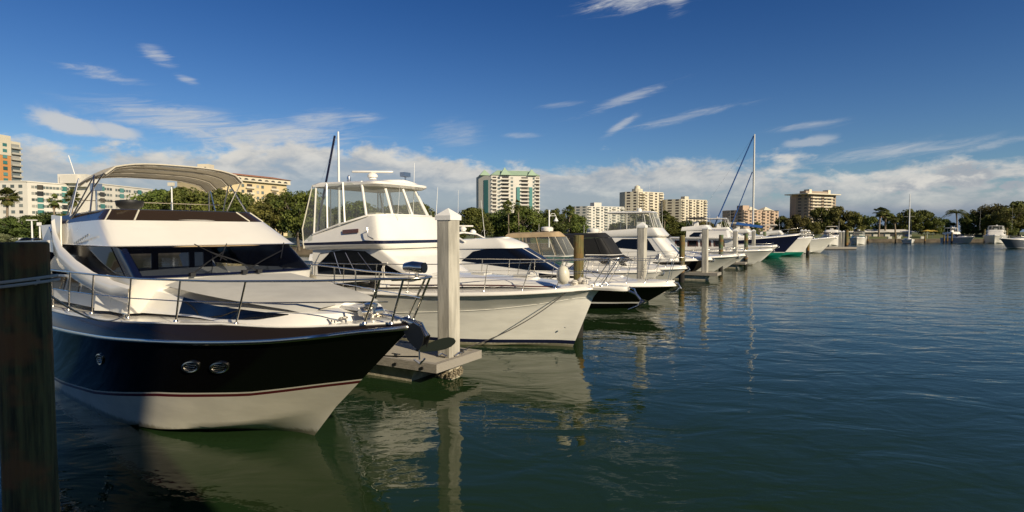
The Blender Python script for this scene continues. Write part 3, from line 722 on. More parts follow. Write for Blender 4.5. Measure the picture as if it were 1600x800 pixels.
    # dark helm electronics: covered console and black dome, chart light
    MB().lathe([(.05, 0), (.17, .03), (.26, .10), (.28, .19), (.275, .22), (.15, .24), (.01, .245)], (-6.2, -.82, 3.98), 20, 1, 1.0).build('console_dome', RUBBER, t, 60)
    MB().box((-6.3, -.5, 3.7), (.7, 1.2, .35), taper=.8).build('helm_console', WHITE, t)
    MB().tube([(-7.2, .4, 3.5), (-7.2, .4, 4.25)], .016, 6).tube([(-7.2, -.5, 3.5), (-7.2, -.5, 4.25)], .016, 6).tube([(-7.2, -1.5, 4.22), (-7.2, 1.6, 4.22)], .012, 6).build('flybridge_rail', STEEL, t, 60)
    sx = MB().box((-7.6, .5, 3.75), (.7, 1.4, .5)).build('helm_seat', WHITE, t)
    MB().tube([(-6.6, -1.35, 3.9), (-6.6, -1.35, 4.45)], .02, 6).box((-6.6, -1.35, 4.5), (.14, .2, .16)).build('search_light', STEELD, t)
    # bimini
    def top(a, y):
        w = 1.46; k = y / w; u = (a + 5.5) / -2.1
        return 4.83 + .19 * (1 - abs(k) ** 3.4) + .03 * math.sin(u * math.pi) - .14 * u - .012 * abs(math.sin(u * math.pi * 3)) * (1 - k * k) - (0.10 * (abs(k) > .99))
    bm = MB(); top_, bot = [], []
    for i in range(19):
        a = -5.42 - 2.15 * i / 18
        top_.append([(a - .10 * (k / 8) ** 2, 1.46 * k / 8, top(a, 1.46 * k / 8)) for k in range(-8, 9)])
        bot.append([(a - .10 * (k / 8) ** 2, 1.44 * k / 8, top(a, 1.46 * k / 8) - .025) for k in range(-8, 9)])
    bm.loft(top_); bm.loft(bot[::-1])
    bm.loft([top_[0], bot[0]]); bm.loft([bot[-1], top_[-1]]); bm.loft([[r[0] for r in bot], [r[0] for r in top_]]); bm.loft([[r[-1] for r in top_], [r[-1] for r in bot]])
    bmo = bm.build('bimini_canopy', CANVW, t, 60)
    for a in (-5.5, -6.2, -6.9, -7.5):
        b = MB().tube([(a - .10 * (k / 8) ** 2, 1.43 * k / 8, top(a, 1.46 * k / 8) - .045) for k in range(-8, 9)], .018, 6).build('bow_tube', STEEL, bmo, 60)
    for sd in (-1, 1):
        y = sd * 1.45; zt = 4.74
        for a0, z0, a1, m_ in ((-7.3, 3.75, -5.62, STEELD), (-7.35, 3.75, -6.3, STEELD), (-7.5, 3.7, -7.5, STEELD), (-5.75, 3.93, -6.3, STEELD), (-8.1, 3.5, -7.5, STEELD)):
            MB().tube([(a0, sd * 1.68, z0), (a1, y, zt)], .017, 6).build('bimini_leg', m_, t, 60)
    # bow rail
    top = [(-9.4, 2.32, 2.66), (-6.4, 2.31, 2.70), (-3.8, 2.20, 2.72), (-2.1, 1.93, 2.71), (-.4, 1.46, 2.73), (1.35, .86, 2.79), (2.45, .42, 2.85), (2.80, .20, 2.86), (2.88, 0.0, 2.86)]
    base = [(-8.6, 2.28, 1.90), (-6.2, 2.27, 1.93), (-5.0, 2.27, 1.96), (-3.75, 2.20, 2.0), (-2.45, 2.0, 2.02), (-1.2, 1.70, 2.05), (.0, 1.28, 2.08, .25), (2.05, .40, 2.19, .4), (2.40, .20, 2.20, .33)]
    guard_rail(t, top, base, STEEL, .019)
    MB().tube([(2.42, -.20, 2.82), (2.80, 0, 2.84), (2.42, .20, 2.82)], .016, 6).build('bow_hoop', STEEL, t)
    # searchlight on the rail tip
    s_ = MB().tube([(2.72, 0, 2.86), (2.72, 0, 2.92)], .03, 8).build('searchlight_base', STEEL, t)
    sl_ = MB().tube([(2.52, -.05, 3.0), (2.55, -.045, 3.0), (2.66, -.02, 3.01), (2.80, .02, 3.0), (2.84, .03, 3.0)], [.03, .085, .10, .095, .075], 14, flat=.8).build('searchlight', STEEL, t, 50)
    MB().tube([(2.835, .03, 3.0), (2.85, .034, 3.0)], .075, 14).build('lens', GLASS, sl_, 50)
    # anchor in its roller with black shroud and green plate
    an = MB().tube([(2.45, 0, 2.24), (2.78, 0, 2.20), (2.92, 0, 2.05)], [.05, .05, .035], 8).build('anchor', STEEL, t, 50)
    MB().slab([(2.47, -.06, 2.12), (2.58, -.06, 1.98), (2.70, -.06, 1.90), (2.82, -.06, 1.86), (2.90, -.06, 1.96), (2.93, -.06, 2.08), (2.86, -.06, 2.18), (2.70, -.06, 2.23)], (0, .012, 0)).slab([(2.47, .05, 2.12), (2.62, .05, 1.92), (2.84, .05, 1.84), (2.93, .05, 2.06), (2.70, .05, 2.23)], (0, .012, 0)).tube([(2.76, -.05, 2.0), (2.76, .05, 2.0)], .05, 8).tube([(2.62, -.05, 2.1), (2.62, .05, 2.1)], .04, 8).build('anchor_chock', mat('dark_cast_steel', (.06, .06, .06), .35, .7), an, 30)
    MB().slab([(2.93 + (.28 * math.cos(q) + .0) * .77, .16 + .28 * math.cos(q) * .64, 1.90 + .07 * math.cos(q) + (.075 + .035 * math.cos(q)) * math.sin(q)) for q in frange(0, 6.0, 15)], (.02, -.03, .01)).build('fluke', PROPG, an, 30)
    MB().tube([(2.78, -.02, 2.2), (2.80, -.03, 1.72)], .012, 5).tube([(2.72, -.06, 1.72), (2.80, -.02, 1.66), (2.88, 0, 1.74)], .016, 5).build('shackle', STEELD, an, 50)
    # stern quarter: cockpit clutter seen past the piling
    c = MB().lathe([(.02, 0), (.2, .05), (.24, .25), (.2, .45), (.02, .5)], (-9.6, -2.0, 2.3), 12).build('fender', WHITE, t, 50)
    return t
yacht_black()
# ------------------------------------------------------------------ boat 2: white motor yacht with clear-sided flybridge
B2 = G(895, 542); T2 = 30
def yacht_white():
    t = boat_root('motor_yacht', 'white motor yacht with clear vinyl flybridge enclosure, navy waist stripe and bow pulpit', 'motor yacht', B2, T2, 'motor boats berthed bow out')
    sheer = [(0, 0, 1.84), (.012, .28, 1.83), (.035, .56, 1.80), (.075, .95, 1.76), (.14, 1.42, 1.70), (.22, 1.82, 1.64), (.34, 2.12, 1.57), (.55, 2.28, 1.48), (.8, 2.25, 1.42), (1, 2.15, 1.4)]
    kn = (.66, [(0, 0, 1.56), (.012, .10, 1.55), (.035, .27, 1.52), (.075, .60, 1.42), (.14, 1.02, 1.28), (.22, 1.45, 1.15), (.34, 1.84, 1.02), (.55, 2.15, .86), (.8, 2.15, .8), (1, 2.05, .8)])
    chine = (.05, [(0, 0, .12), (.04, .12, .10), (.10, .48, .06), (.2, 1.12, .0), (.3, 1.55, -.04), (.5, 1.85, -.08), (1, 1.9, -.1)])
    keel = (-.05, [(0, -.1), (.1, -.35), (1, -.6)])
    cuts = [lambda u: .085, lambda u: .20 - .03 * u]
    edge, at, parts = hull(t, .90, -12.6, sheer, chine, keel, cuts, ['hull_bottom', 'boot_stripe', 'hull'], [CREAM, NAVY, HULLW], 1.15, knuck=kn, n=60)
    rubrail(t, edge, WHITE, .030)
    kl = interp(kn[1]); kp = []
    for i in range(1, 50):
        u = (i / 50) ** 1.5; v = kl(u); kp.append((.66 - 13.26 * u, float(v[0]) + .008, float(v[1])))
    kb = MB(); kb.tube([(a, -s, z) for a, s, z in kp], .010, 5); kb.tube([(a, s, z) for a, s, z in kp], .010, 5); kb.build('knuckle_rail', HULLW, t, 60)
    inner = [(a - .04, max(s - .09, 0), z + .07) for a, s, z in edge]
    mb = MB()
    for sd in (-1, 1):
        rr = [[(e[0], sd * e[1], e[2]), (i_[0], sd * i_[1], i_[2])] for e, i_ in zip(edge, inner)]; mb.loft(rr if sd < 0 else rr[::-1])
    mb.build('gunwale', WHITE, t, 50); deck(t, inner, WHITE, .09)
    # pulpit, anchor
    p = MB(); rows = []
    for a, w in ((.1, .40), (.7, .30), (1.2, .24), (1.62, .20), (1.72, .12)):
        rows.append([(a, -w, 1.80), (a, -w - .02, 1.87), (a, -w + .03, 1.93), (a, w - .03, 1.93), (a, w + .02, 1.87), (a, w, 1.80)])
    p.loft(rows[::-1], closed=True, cap=True); p.build('pulpit', WHITE, t, 50)
    an = MB().tube([(1.3, 0, 1.78), (1.72, 0, 1.80), (1.95, 0, 1.72), (2.15, 0, 1.50)], [.035, .04, .04, .03], 6).build('anchor', STEELD, t, 50)
    MB().slab([(2.12, -.02, 1.60), (2.26, .12, 1.54), (2.10, .22, 1.44), (1.78, .14, 1.30), (2.0, 0, 1.40), (1.78, -.14, 1.30), (2.10, -.22, 1.44), (2.26, -.12, 1.54)], (-.02, 0, -.03)).build('fluke', STEELD, an, 30)
    MB().tube([(1.75, 0, 1.90), (1.90, 0, 1.86), (1.96, 0, 1.72)], .03, 8).build('roller', STEEL, an)
    # trunk cabin with long sloping front, teak line on its base
    tr = Surf([ring(.1, -1.6, 1.05, -6.2, 1.72, 1.84, 1.66, .8), ring(-.55, -2.0, .95, -6.2, 1.66, 1.96, 1.96, .8), ring(-1.2, -2.4, .80, -6.2, 1.55, 2.02, 2.12, .8)])
    tr.wall(t, 'foredeck_trunk', WHITE, True, .07)
    tk = MB()
    for sd in (-1, 1): tk.tube([tr.pt(u, .12, sd) + tr.nrm(u, .12, sd) * .012 for u in frange(.14, .82, 30)], .019, 5)
    tk.build('teak_trim', TEAK, t, 60)
    for a, y in ((-1.7, 0), (-3.3, .0)): MB().box((a, y, 2.12), (.5, .5, .05)).build('deck_hatch', TINT if 0 else COVER, t)
    # deckhouse: raked solid front
    r0 = ring(-4.55, -5.0, 1.55, -9.3, 1.80, 2.02, 1.6, .55); r1 = ring(-6.1, -6.45, 1.62, -9.3, 1.78, 2.92, 2.92, .55)
    dh = Surf([r0, r1]); dh.wall(t, 'deckhouse', WHITE, True)
    for sd in (-1, 1):
        w = MB(); dh.patch(w, frange(.345, .83, 20), lin([(.345, .08), (.83, .30)]), lin([(.345, .10), (.44, .94), (.70, .96), (.83, .55)]), sd, .012); wo = w.build('side_window', GLASS, t, 60)
        for u in (.50, .60, .69):
            MB().tube([dh.pt(u, .25, sd) + dh.nrm(u, .25, sd) * .016, dh.pt(u, .88, sd) + dh.nrm(u, .88, sd) * .016], .012, 4).build('frame', STEELD, wo)
        MB().tube([dh.pt(u, v, sd) + dh.nrm(u, v, sd) * .02 for u, v in ((.40, .93), (.6, .97), (.80, .86), (.85, .55))], .014, 5).build('trim_groove', STEELD, t)
    # bridge deck overhang and waist with navy stripe
    o0 = ring(-6.0, -6.4, 1.66, -9.5, 1.86, 2.93, 2.86, .55); o1 = ring(-5.88, -6.32, 1.80, -9.6, 1.93, 3.02, 2.94, .55)
    o2 = ring(-5.86, -6.30, 1.83, -9.6, 1.95, 3.10, 3.01, .55); o3 = ring(-5.86, -6.30, 1.83, -9.6, 1.95, 3.21, 3.10, .55); 
    Surf([o0, o1, o2]).wall(t, 'bridge_deck', WHITE, False, angle=60)
    Surf([o2, o3]).wall(t, 'waist_stripe', NAVY, False)
    Surf([o3, ring(-5.96, -6.40, 1.80, -9.5, 1.93, 3.30, 3.2, .55), ring(-6.12, -6.55, 1.72, -9.3, 1.86, 3.92, 3.38, .55), ring(-6.22, -6.62, 1.66, -9.2, 1.84, 4.04, 3.42, .55)]).wall(t, 'flybridge', WHITE, True, 0)
    # coaming top: the step up in front, venturi rail
    MB().tube([(-9.2, -1.86, 3.40), (-8.0, -1.80, 3.74), (-6.75, -1.68, 4.04), (-6.3, -1.2, 4.07), (-6.22, 0, 4.08), (-6.3, 1.2, 4.07), (-6.75, 1.68, 4.04), (-8.0, 1.80, 3.74), (-9.2, 1.86, 3.40)], .035, 6).build('coaming_cap', WHITE, t, 60)
    for sd in (-1, 1):
        MB().slab([(-7.75, sd * 1.83, 3.43), (-7.05, sd * 1.80, 3.47), (-7.05, sd * 1.795, 3.60), (-7.75, sd * 1.82, 3.56)], (0, sd * .02, 0)).build('louver', TEAK, t, 30)
        MB().tube([(-6.7, sd * 1.78, 3.50), (-6.55, sd * 1.9, 3.62), (-6.5, sd * 1.92, 3.35), (-6.3, sd * 1.88, 3.25)], .02, 6).build('nav_light', STEELD, t, 50)
    # hardtop
    def outline(z, gr=0.):
        return [(p[0], p[1], z + .25) for p in ring(-6.45 + gr, -6.95 + gr, 1.44 + gr, -9.35 - gr, 1.70 + gr, z + .40, z + .40, .6)]
    hs = Surf([outline(4.80, -.12), [(a, s, z + (-.05 * (-a - 7) / 3)) for a, s, z in outline(4.87, .0)], [(a, s, z - .05 * (-a - 7) / 3) for a, s, z in outline(4.95, .0)], outline(5.0, -.15)])
    h = hs.wall(t, 'hardtop', WHITE, True, .10, angle=50)
    lo = MB(); r = outline(4.80, -.12)
    lo.loft([[(p[0], p[1] * (k / 2 - 1), p[2]) for p in r] for k in range(5)][::-1]); lo.build('headliner', CREAM, t)
    # enclosure posts: front frames leaning aft upward, clear panels between
    bots = [(-9.15, 1.84, 3.42), (-8.5, 1.82, 3.60), (-7.7, 1.78, 3.82), (-6.80, 1.68, 4.04), (-6.30, .95, 4.07), (-6.22, 0, 4.08)]
    tops = [(-9.25, 1.62, 5.16), (-8.75, 1.60, 5.18), (-8.0, 1.56, 5.20), (-7.3, 1.38, 5.22), (-6.86, .76, 5.24), (-6.75, 0, 5.24)]
    for sd in (-1, 1):
        for i, (b, q) in enumerate(zip(bots, tops)):
            if i == 5 and sd > 0: continue
            MB().tube([(b[0], sd * b[1], b[2]), (q[0], sd * q[1], q[2])], .036 if i < 3 else .046, 6).build('enclosure_post', WHITE, t, 60)
        for i in range(5):
            A, Bq, Cq, Dq = bots[i], bots[i + 1], tops[i + 1], tops[i]
            rows = []
            for k in range(7):
                f = k / 6; b = [A[j] + (Bq[j] - A[j]) * f for j in range(3)]; q = [Dq[j] + (Cq[j] - Dq[j]) * f for j in range(3)]
                rows.append([(b[0] + (q[0] - b[0]) * g, sd * (b[1] + (q[1] - b[1]) * g + .012 * math.sin(g * math.pi)), b[2] + (q[2] - b[2]) * g) for g in (0, .33, .66, 1)])
            MB().loft(rows if sd < 0 else rows[::-1]).build('clear_panel', CLEAR, t, 60)
    MB().loft([[(-9.18, y, 3.45), (-9.27, y * .87, 5.16)] for y in (-1.84, 0, 1.84)]).build('clear_panel', CLEAR, t)
    # aft drop curtain down to the cockpit
    for sd in (-1, 1):
        MB().tube([(-9.55, sd * 1.95, 2.9), (-9.65, sd * 1.92, 3.6), (-9.4, sd * 1.66, 5.16)], .022, 6).build('aft_post', CREAM, t)
        MB().loft([[(-9.55, sd * 1.94, 3.1), (-9.65, sd * 1.92, 3.6), (-9.4, sd * 1.66, 5.16)], [(-9.15, sd * 1.92, 3.2), (-9.15, sd * 1.86, 3.6), (-9.25, sd * 1.64, 5.16)]]).build('clear_panel', CLEAR, t)
    # helm inside: seats, console, wheel
    MB().box((-8.1, .5, 3.75), (.5, 1.3, .9), taper=.9).build('helm_seat', CREAM, t)
    MB().box((-6.9, 0, 3.85), (.7, 2.2, .5), taper=.85).build('helm_console', WHITE, t)
    MB().tube([(-7.15 + .0 * k, .4 + .2 * math.cos(k), 4.02 + .2 * math.sin(k)) for k in frange(0, 6.283, 14)], .014, 5).build('wheel', STEEL, t)
    MB().tube([(-9.0, -1.2, 3.4), (-9.0, -1.2, 5.2)], .02, 6).tube([(-8.6, 1.1, 3.4), (-8.6, 1.1, 5.2)], .02, 6).build('hardtop_strut', STEEL, t)
    radar(t, (-8.0, -.1, 5.42), 1.5, R(35))
    MB().box((-7.0, .55, 5.60), (.22, .34, .16)).tube([(-7.0, .55, 5.38), (-7.0, .55, 5.56)], .03, 6).build('spreader_light', STEELD, t)
    MB().lathe([(.05, 0), (.06, .12), (.02, .2)], (-8.8, -.5, 5.38), 8).box((-9.0, -.3, 5.46), (.1, .1, .16)).build('horn', STEELD, t)
    antenna(t, (-7.3, 1.35, 4.0), 2.15, lean=(-.0, .1)); antenna(t, (-6.4, 1.62, 3.95), 1.25, lean=(.0, .1)); antenna(t, (-6.1, -.9, 3.9), 1.1, lean=(0, .1), r=.006)
    # bow rail
    top = [(-9.4, 2.2, 2.42), (-7.0, 2.22, 2.44), (-4.8, 2.10, 2.48), (-3.0, 1.80, 2.52), (-1.4, 1.30, 2.58), (-.1, .85, 2.64), (.8, .48, 2.70), (1.45, .22, 2.74), (1.6, 0, 2.74)]
    base = [(-8.8, 2.18, 1.54), (-7.4, 2.2, 1.56), (-6.0, 2.18, 1.58), (-4.7, 2.10, 1.62), (-3.4, 1.88, 1.67), (-2.2, 1.58, 1.72), (-1.1, 1.20, 1.77, .25), (-.2, .80, 1.82, .35), (.75, .27, 1.92, .55), (1.0, .24, 1.92, .5)]
    guard_rail(t, top, base, STEEL, .016, mid=True)
    MB().tube([(1.3, -.33, 2.72), (.6, -.15, 2.76), (.5, .15, 2.76), (1.3, .33, 2.72)], .014, 5).build('bow_hoop', STEEL, t)
    # round fender hanging on the rail, sail bag by the windlass
    MB().lathe([(.03, 0), (.13, .04), (.19, .16), (.19, .36), (.13, .50), (.04, .56)], (.02, -.76, 1.96), 16).build('fender', CREAM, t, 60)
    wl = MB(); wl.ball((.28, .0, 2.02), .15, 10, .8).ball((.12, -.16, 1.98), .12, 10, .7).ball((.42, -.08, 1.99), .1, 8).build('windlass_bag', ROPE, t, 60)
    MB().tube([(-5.6, -2.1, 2.46), (-5.62, -2.14, 2.36), (-5.6, -2.12, 1.9)], .02, 5).tube([(-5.66, -2.1, 2.46), (-5.7, -2.14, 2.3), (-5.66, -2.12, 2.0)], .02, 5).tube([(-5.72, -2.1, 2.5), (-5.5, -2.1, 2.5)], .035, 6).build('coiled_line', ROPE, t, 60)
    for a, s in ((.15, .42), (-2.0, 1.42), (-6.5, 2.0)):
        for sd in (-1, 1): cleat(t, a, sd * s, 1.92 if a > -1 else 1.80)
    MB().lathe([(.028, 0), (.028, .02)], (0, 0, 0), 10).build('drain', STEELD, t).location = (-.12, -.32, .62)
    return t
yacht_white()

# ------------------------------------------------------------------ simpler cruisers farther along, one kit with different options
def cruiser(name, label, cat, p, theta, L, bw, zb, zs, over, hullm, cabin, group='motor boats berthed bow out', bottomm=None, stripe=None, opts=None, deckm=None, full=True):
    o = opts or {}
    t = boat_root(name, label, cat, p, theta, group)
    H = lambda u: zs + (zb - zs) * (1 - u) ** 2.2
    fr = [(0, 0), (.012, .12), (.03, .22), (.075, .43), (.14, .63), (.24, .83), (.38, .95), (.55, 1), (.8, .98), (1, .92)]
    sheer = [(u, bw * f, H(u)) for u, f in fr]
    zc = zb * .22
    ch = (over * .25, [(0, 0, zc), (.05, bw * .12, zc * .8), (.12, bw * .38, zc * .45), (.22, bw * .65, .05), (.36, bw * .8, -.03), (1, bw * .82, -.08)])
    kl = (-.1, [(0, -.1), (.1, -.35), (1, -.5)])
    st = o.get('stripe_z', .16)
    cuts, names, mats_ = [lambda u: st, lambda u: st + .07], ['hull_bottom', 'boot_stripe', 'hull'], [bottomm or hullm, stripe or WHITE, hullm]
    edge, at, _ = hull(t, over, over - L, sheer, ch, kl, cuts, names, mats_, o.get('flare', 1.5), n=26)
    rubrail(t, edge, o.get('rubm', WHITE), .03)
    gw = o.get('gunwale', .10)
    inner = [(a - .05, max(s - .10, 0), z + gw) for a, s, z in edge]
    mb = MB()
    for sd in (-1, 1):
        rr = [[(e[0], sd * e[1], e[2]), (i_[0], sd * i_[1], i_[2])] for e, i_ in zip(edge, inner)]; mb.loft(rr if sd < 0 else rr[::-1])
    mb.build('gunwale', WHITE, t, 50); deck(t, inner, WHITE, .10)
    zd = lambda a: H((over - a) / L) + gw
    b = bw
    if cabin != 'open':
        f0 = o.get('trunk', .18) * L; f1 = o.get('house', .42) * L
        tr = Surf([ring(over - f0, over - f0 - 1.3, b * .55, over - f1 - 1.2, b * .82, zd(over - f0) - .03, zd(over - f1) - .03, .8), ring(over - f0 - 1.1, over - f0 - 2, b * .42, over - f1 - 1.2, b * .72, zd(over - f0) + .16, zd(over - f1) + .42, .8)])
        tr.wall(t, 'foredeck_trunk', WHITE, True, .08)
        if o.get('slot'):
            for sd in (-1, 1):
                w = MB(); tr.patch(w, frange(.42, .80, 10), lin([(.42, .55), (.8, .35)]), lin([(.42, .6), (.5, .8), (.8, .8)]), sd, .012, nv=2); w.build('trunk_window', GLASS, t)
    hz = zd(over - .45 * L) + .35; A = over - o.get('house', .42) * L
    if cabin == 'hardtop':
        h = o.get('h', 1.35); rk = o.get('rake', 1.9); ln = o.get('len', 4.6)
        s0 = ring(A + .3, A - .6, b * .66, A - ln, b * .80, hz - .25, hz - .35, .7); s1 = ring(A - rk, A - rk - .5, b * .56, A - ln, b * .68, hz + h * .66, hz + h * .62, .7)
        s_ = Surf([s0, s1]); s_.wall(t, 'house', WHITE, False)
        w = MB()
        for sd in (-1, 1): s_.patch(w, frange(0.01, .80, 34), lin([(0, .22), (.36, .26), (.8, .55)]), lin([(0, .97), (.5, .97), (.68, .88), (.8, .58)]), sd, .012)
        w.build('windshield', GLASS, t, 60)
        rf = Surf([ring(A - rk + .10, A - rk - .45, b * .60, A - ln - .2, b * .72, hz + h * .64, hz + h * .60, .7), ring(A - rk + .02, A - rk - .55, b * .58, A - ln - .3, b * .72, hz + h * .74, hz + h * .70, .7), ring(A - rk - .8, A - rk - 1.1, b * .40, A - ln, b * .56, hz + h * .92, hz + h * .86, .7)])
        rf.wall(t, 'roof', WHITE, True, .06, angle=60)
        for sd in (-1, 1): MB().slab([(A - ln + .6, sd * b * .78, hz - .4), (A - ln - 1.2, sd * b * .78, hz - .5), (A - ln - .9, sd * b * .72, hz + h * .66), (A - ln + .1, sd * b * .70, hz + h * .62)], (0, sd * .06, 0)).build('wing', WHITE, t)
        MB().box((A - rk - 1.5, 0, hz + h * .96), (.8, .7, .03)).build('roof_hatch', GLASS, t)
        if o.get('arch', 1):
            ar = MB(); zt = hz + h * .9
            ar.tube([(A - ln + .5, -b * .62, zt - .15), (A - ln - .3, -b * .55, zt + .22), (A - ln - .5, 0, zt + .32), (A - ln - .3, b * .55, zt + .22), (A - ln + .5, b * .62, zt - .15)], [.06, .1, .1, .1, .06], 8, flat=.6)
            ar.build('radar_arch', WHITE, t, 60); radar(t, (A - ln - .45, 0, zt + .38), 1.1, R(40))
            dome(t, (A - ln - .6, -b * .85 if 0 else b * .6, zt + .2), .19)
            antenna(t, (A - ln + .1, -b * .66, zt - .1), 2.6, lean=(0, .1)); antenna(t, (A - ln + .1, b * .66, zt - .1), 2.2, lean=(-.3, .1))
    if cabin == 'bimini':
        cm = o.get('canvas', CANVT); h = o.get('h', 1.5); ln = o.get('len', 3.4)
        s0 = ring(A + .1, A - .8, b * .66, A - 2.6, b * .84, hz - .2, hz - .2, .7); s1 = ring(A - 1.1, A - 1.7, b * .56, A - 2.9, b * .76, hz + .42, hz + .42, .7)
        s_ = Surf([s0, s1]); s_.wall(t, 'windshield', cm if o.get('closed') else TEALG, False)
        MB().tube([(p[0], -p[1], p[2]) for p in s1[::-1][5:]] + [(p[0], p[1], p[2]) for p in s1[1:-5]], .03, 6).build('windshield_frame', WHITE, t)
        s2 = ring(A - 1.9, A - 2.2, b * .52, A - 2.0 - ln, b * .72, hz + h * .80, hz + h * .75, .7); s3 = ring(A - 2.1, A - 2.5, b * .42, A - 1.8 - ln, b * .60, hz + h * .92, hz + h * .88, .7)
        c_ = Surf([s2, s3]); c_.wall(t, 'bimini_canopy', cm, True, .08, angle=60)
        e_ = Surf([ring(A - 1.1, A - 1.7, b * .56, A - 2.9 - ln * .7, b * .78, hz + .43, hz + .3, .7), s2])
        w = MB()
        for sd in (-1, 1): e_.patch(w, frange(.0, .8, 30), lambda u: .02, lambda u: .98, sd, .0)
        w.build('side_curtain' if o.get('closed') else 'clear_panel', cm if o.get('closed') else CLEAR, t)
        for sd in (-1, 1):
            for u in (.2, .36, .5, .65): MB().tube([e_.pt(u, 0, sd), e_.pt(u, 1, sd)], .022, 5).build('canopy_bow', cm if (u > .4 or o.get('closed')) else CANVW, t)
        MB().lathe([(.36, 0), (.38, .06), (.38, .2), (.3, .26), (.01, .28)], (A - 2.9, 0, hz + h * .97), 16).build('radar_dome', WHITE, t)
        antenna(t, (A - 4.0, b * .6, hz + h * .7), 1.0)
        for sd in (-1, 1): MB().slab([(A - 1.0, sd * b * .84, hz - .6), (A - 4.6, sd * b * .86, hz - .6), (A - 4.2, sd * b * .86, hz + .1), (A - 2.2, sd * b * .84, hz + .3)], (0, sd * .05, 0)).build('cockpit_side', WHITE, t)
    if cabin in ('sportfish', 'fly'):
        h = 1.55; lf = o.get('lift', 0); ln = o.get('len', 4.6); cv = o.get('front', WHITE)
        s0 = ring(A + .4, A - .4, b * .70, A - ln, b * .86, hz - .35, hz - .45, .65); s1 = ring(A - 1.4, A - 1.9, b * .60, A - ln, b * .74, hz + .72 + lf, hz + .68 + lf, .65)
        s_ = Surf([s0, s1]); s_.wall(t, 'house', WHITE, True, .05)
        w = MB()
        for sd in (-1, 1): s_.patch(w, frange(0.0, .34 if cv is not GLASS else .30, 14), lambda u: .18, lambda u: .97, sd, .02)
        w.build('windshield_cover' if cv is CANVK else 'windshield', cv, t, 60)
        for sd in (-1, 1):
            w = MB(); s_.patch(w, frange(.40, .80, 16), lin([(.40, .40), (.8, .55)]), lin([(.40, .90), (.7, .90), (.8, .72)]), sd, .014); w.build('side_window', GLASS, t, 60)
        z1 = hz + .72 + lf; B_ = A - o.get('flyback', 1.9)
        fb = Surf([ring(B_ + .15, B_ - .3, b * .64, A - ln - .6, b * .80, z1 - .02, z1 - .06, .65), ring(B_ + .22, B_ - .25, b * .68, A - ln - .6, b * .82, z1 + .10, z1 + .05, .65), ring(B_ - .25, B_ - .7, b * .60, A - ln - .5, b * .76, z1 + .66, z1 + .40, .65)])
        fb.wall(t, 'flybridge', WHITE, True, 0, angle=60)
        MB().box((B_ - 1.8, 0, z1 + .75), (.5, .9, .7), taper=.8).build('helm_seat', WHITE, t)
        if o.get('top', 'hard') == 'hard':
            zt = z1 + 1.75
            q0 = ring(B_ - .7, B_ - 1.0, b * .52, A - ln - .2, b * .62, zt, zt, .65)
            Surf([q0, ring(B_ - .6, B_ - .95, b * .56, A - ln - .3, b * .66, zt + .05, zt + .05, .65), ring(B_ - .8, B_ - 1.2, b * .50, A - ln, b * .58, zt + .12, zt + .12, .65)]).wall(t, 'hardtop', WHITE, True, .06, angle=50)
            e_ = Surf([ring(B_ - .28, B_ - .72, b * .58, A - ln - .4, b * .74, z1 + .68, z1 + .42, .65), q0])
            if o.get('clear', 1):
                w = MB()
                for sd in (-1, 1): e_.patch(w, frange(0, .86, 30), lambda u: .0, lambda u: 1., sd, 0)
                w.build('clear_panel', CLEAR, t)
            for sd in (-1, 1):
                for u in (.08, .26, .38, .60, .82): MB().tube([e_.pt(u, 0, sd), e_.pt(u, 1, sd)], .026, 5).build('hardtop_post', WHITE, t)
            dome(t, (B_ - 2.0, .2, zt + .16), .2); 
        elif o.get('top') == 'canvas':
            cm = o.get('canvas', CANVK); zt = z1 + 1.45
            q0 = ring(B_ - .7, B_ - 1.0, b * .55, A - ln - .2, b * .62, zt, zt, .65)
            Surf([q0, ring(B_ - .9, B_ - 1.2, b * .46, A - ln - .1, b * .5, zt + .12, zt + .10, .65)]).wall(t, 'bimini_canopy', cm, True, .06, angle=60)
            for sd in (-1, 1):
                for a_ in (B_ - 1.0, A - ln): MB().tube([(B_ - 2.2, sd * b * .66, z1 + .45), (a_, sd * b * .58, zt)], .02, 5).build('bimini_leg', STEELD, t)
        for k, (dx, dy, hh) in enumerate(o.get('ant', [(-.5, .7, 2.6), (-3.2, .7, 2.0)])): antenna(t, (B_ + dx, b * dy, z1 + .5), hh, lean=(-.1, .05))
    if cabin == 'trawler':
        ln = o.get('len', 6.)
        s_ = Surf([ring(A, A - .2, b * .74, A - ln, b * .78, hz - .6, hz - .7, .45), ring(A - .25, A - .45, b * .70, A - ln, b * .75, hz + .95, hz + .9, .45)]); s_.wall(t, 'house', WHITE, True)
        for sd in (-1, 1):
            for k in range(4):
                u0 = .40 + .10 * k; w = MB(); s_.patch(w, frange(u0, u0 + .06, 3), lambda u: .52, lambda u: .84, sd, .014); fo = w.build('window', GLASS, t)
                w = MB(); s_.patch(w, frange(u0 - .012, u0 + .072, 3), lambda u: .47, lambda u: .89, sd, .006); w.build('frame', TEAK, fo)
        for k in range(3):
            pass
        Surf([ring(A + .15, A - .1, b * .84, A - ln - .8, b * .86, hz + .95, hz + .95, .5), ring(A + .15, A - .1, b * .84, A - ln - .8, b * .86, hz + 1.05, hz + 1.05, .5)]).wall(t, 'roof', WHITE, True, .05)
        MB().box((A - 2.0, 0, hz + 1.45), (2.2, b * 1.0, .75), taper=.85).build('flybridge', WHITE, t)
        MB().box((A - 2.0, 0, hz + 1.88), (2.0, b * .9, .05), taper=.85).build('teak_trim', TEAK, t)
        dome(t, (A - 3.6, -.6, hz + 1.1), .25)
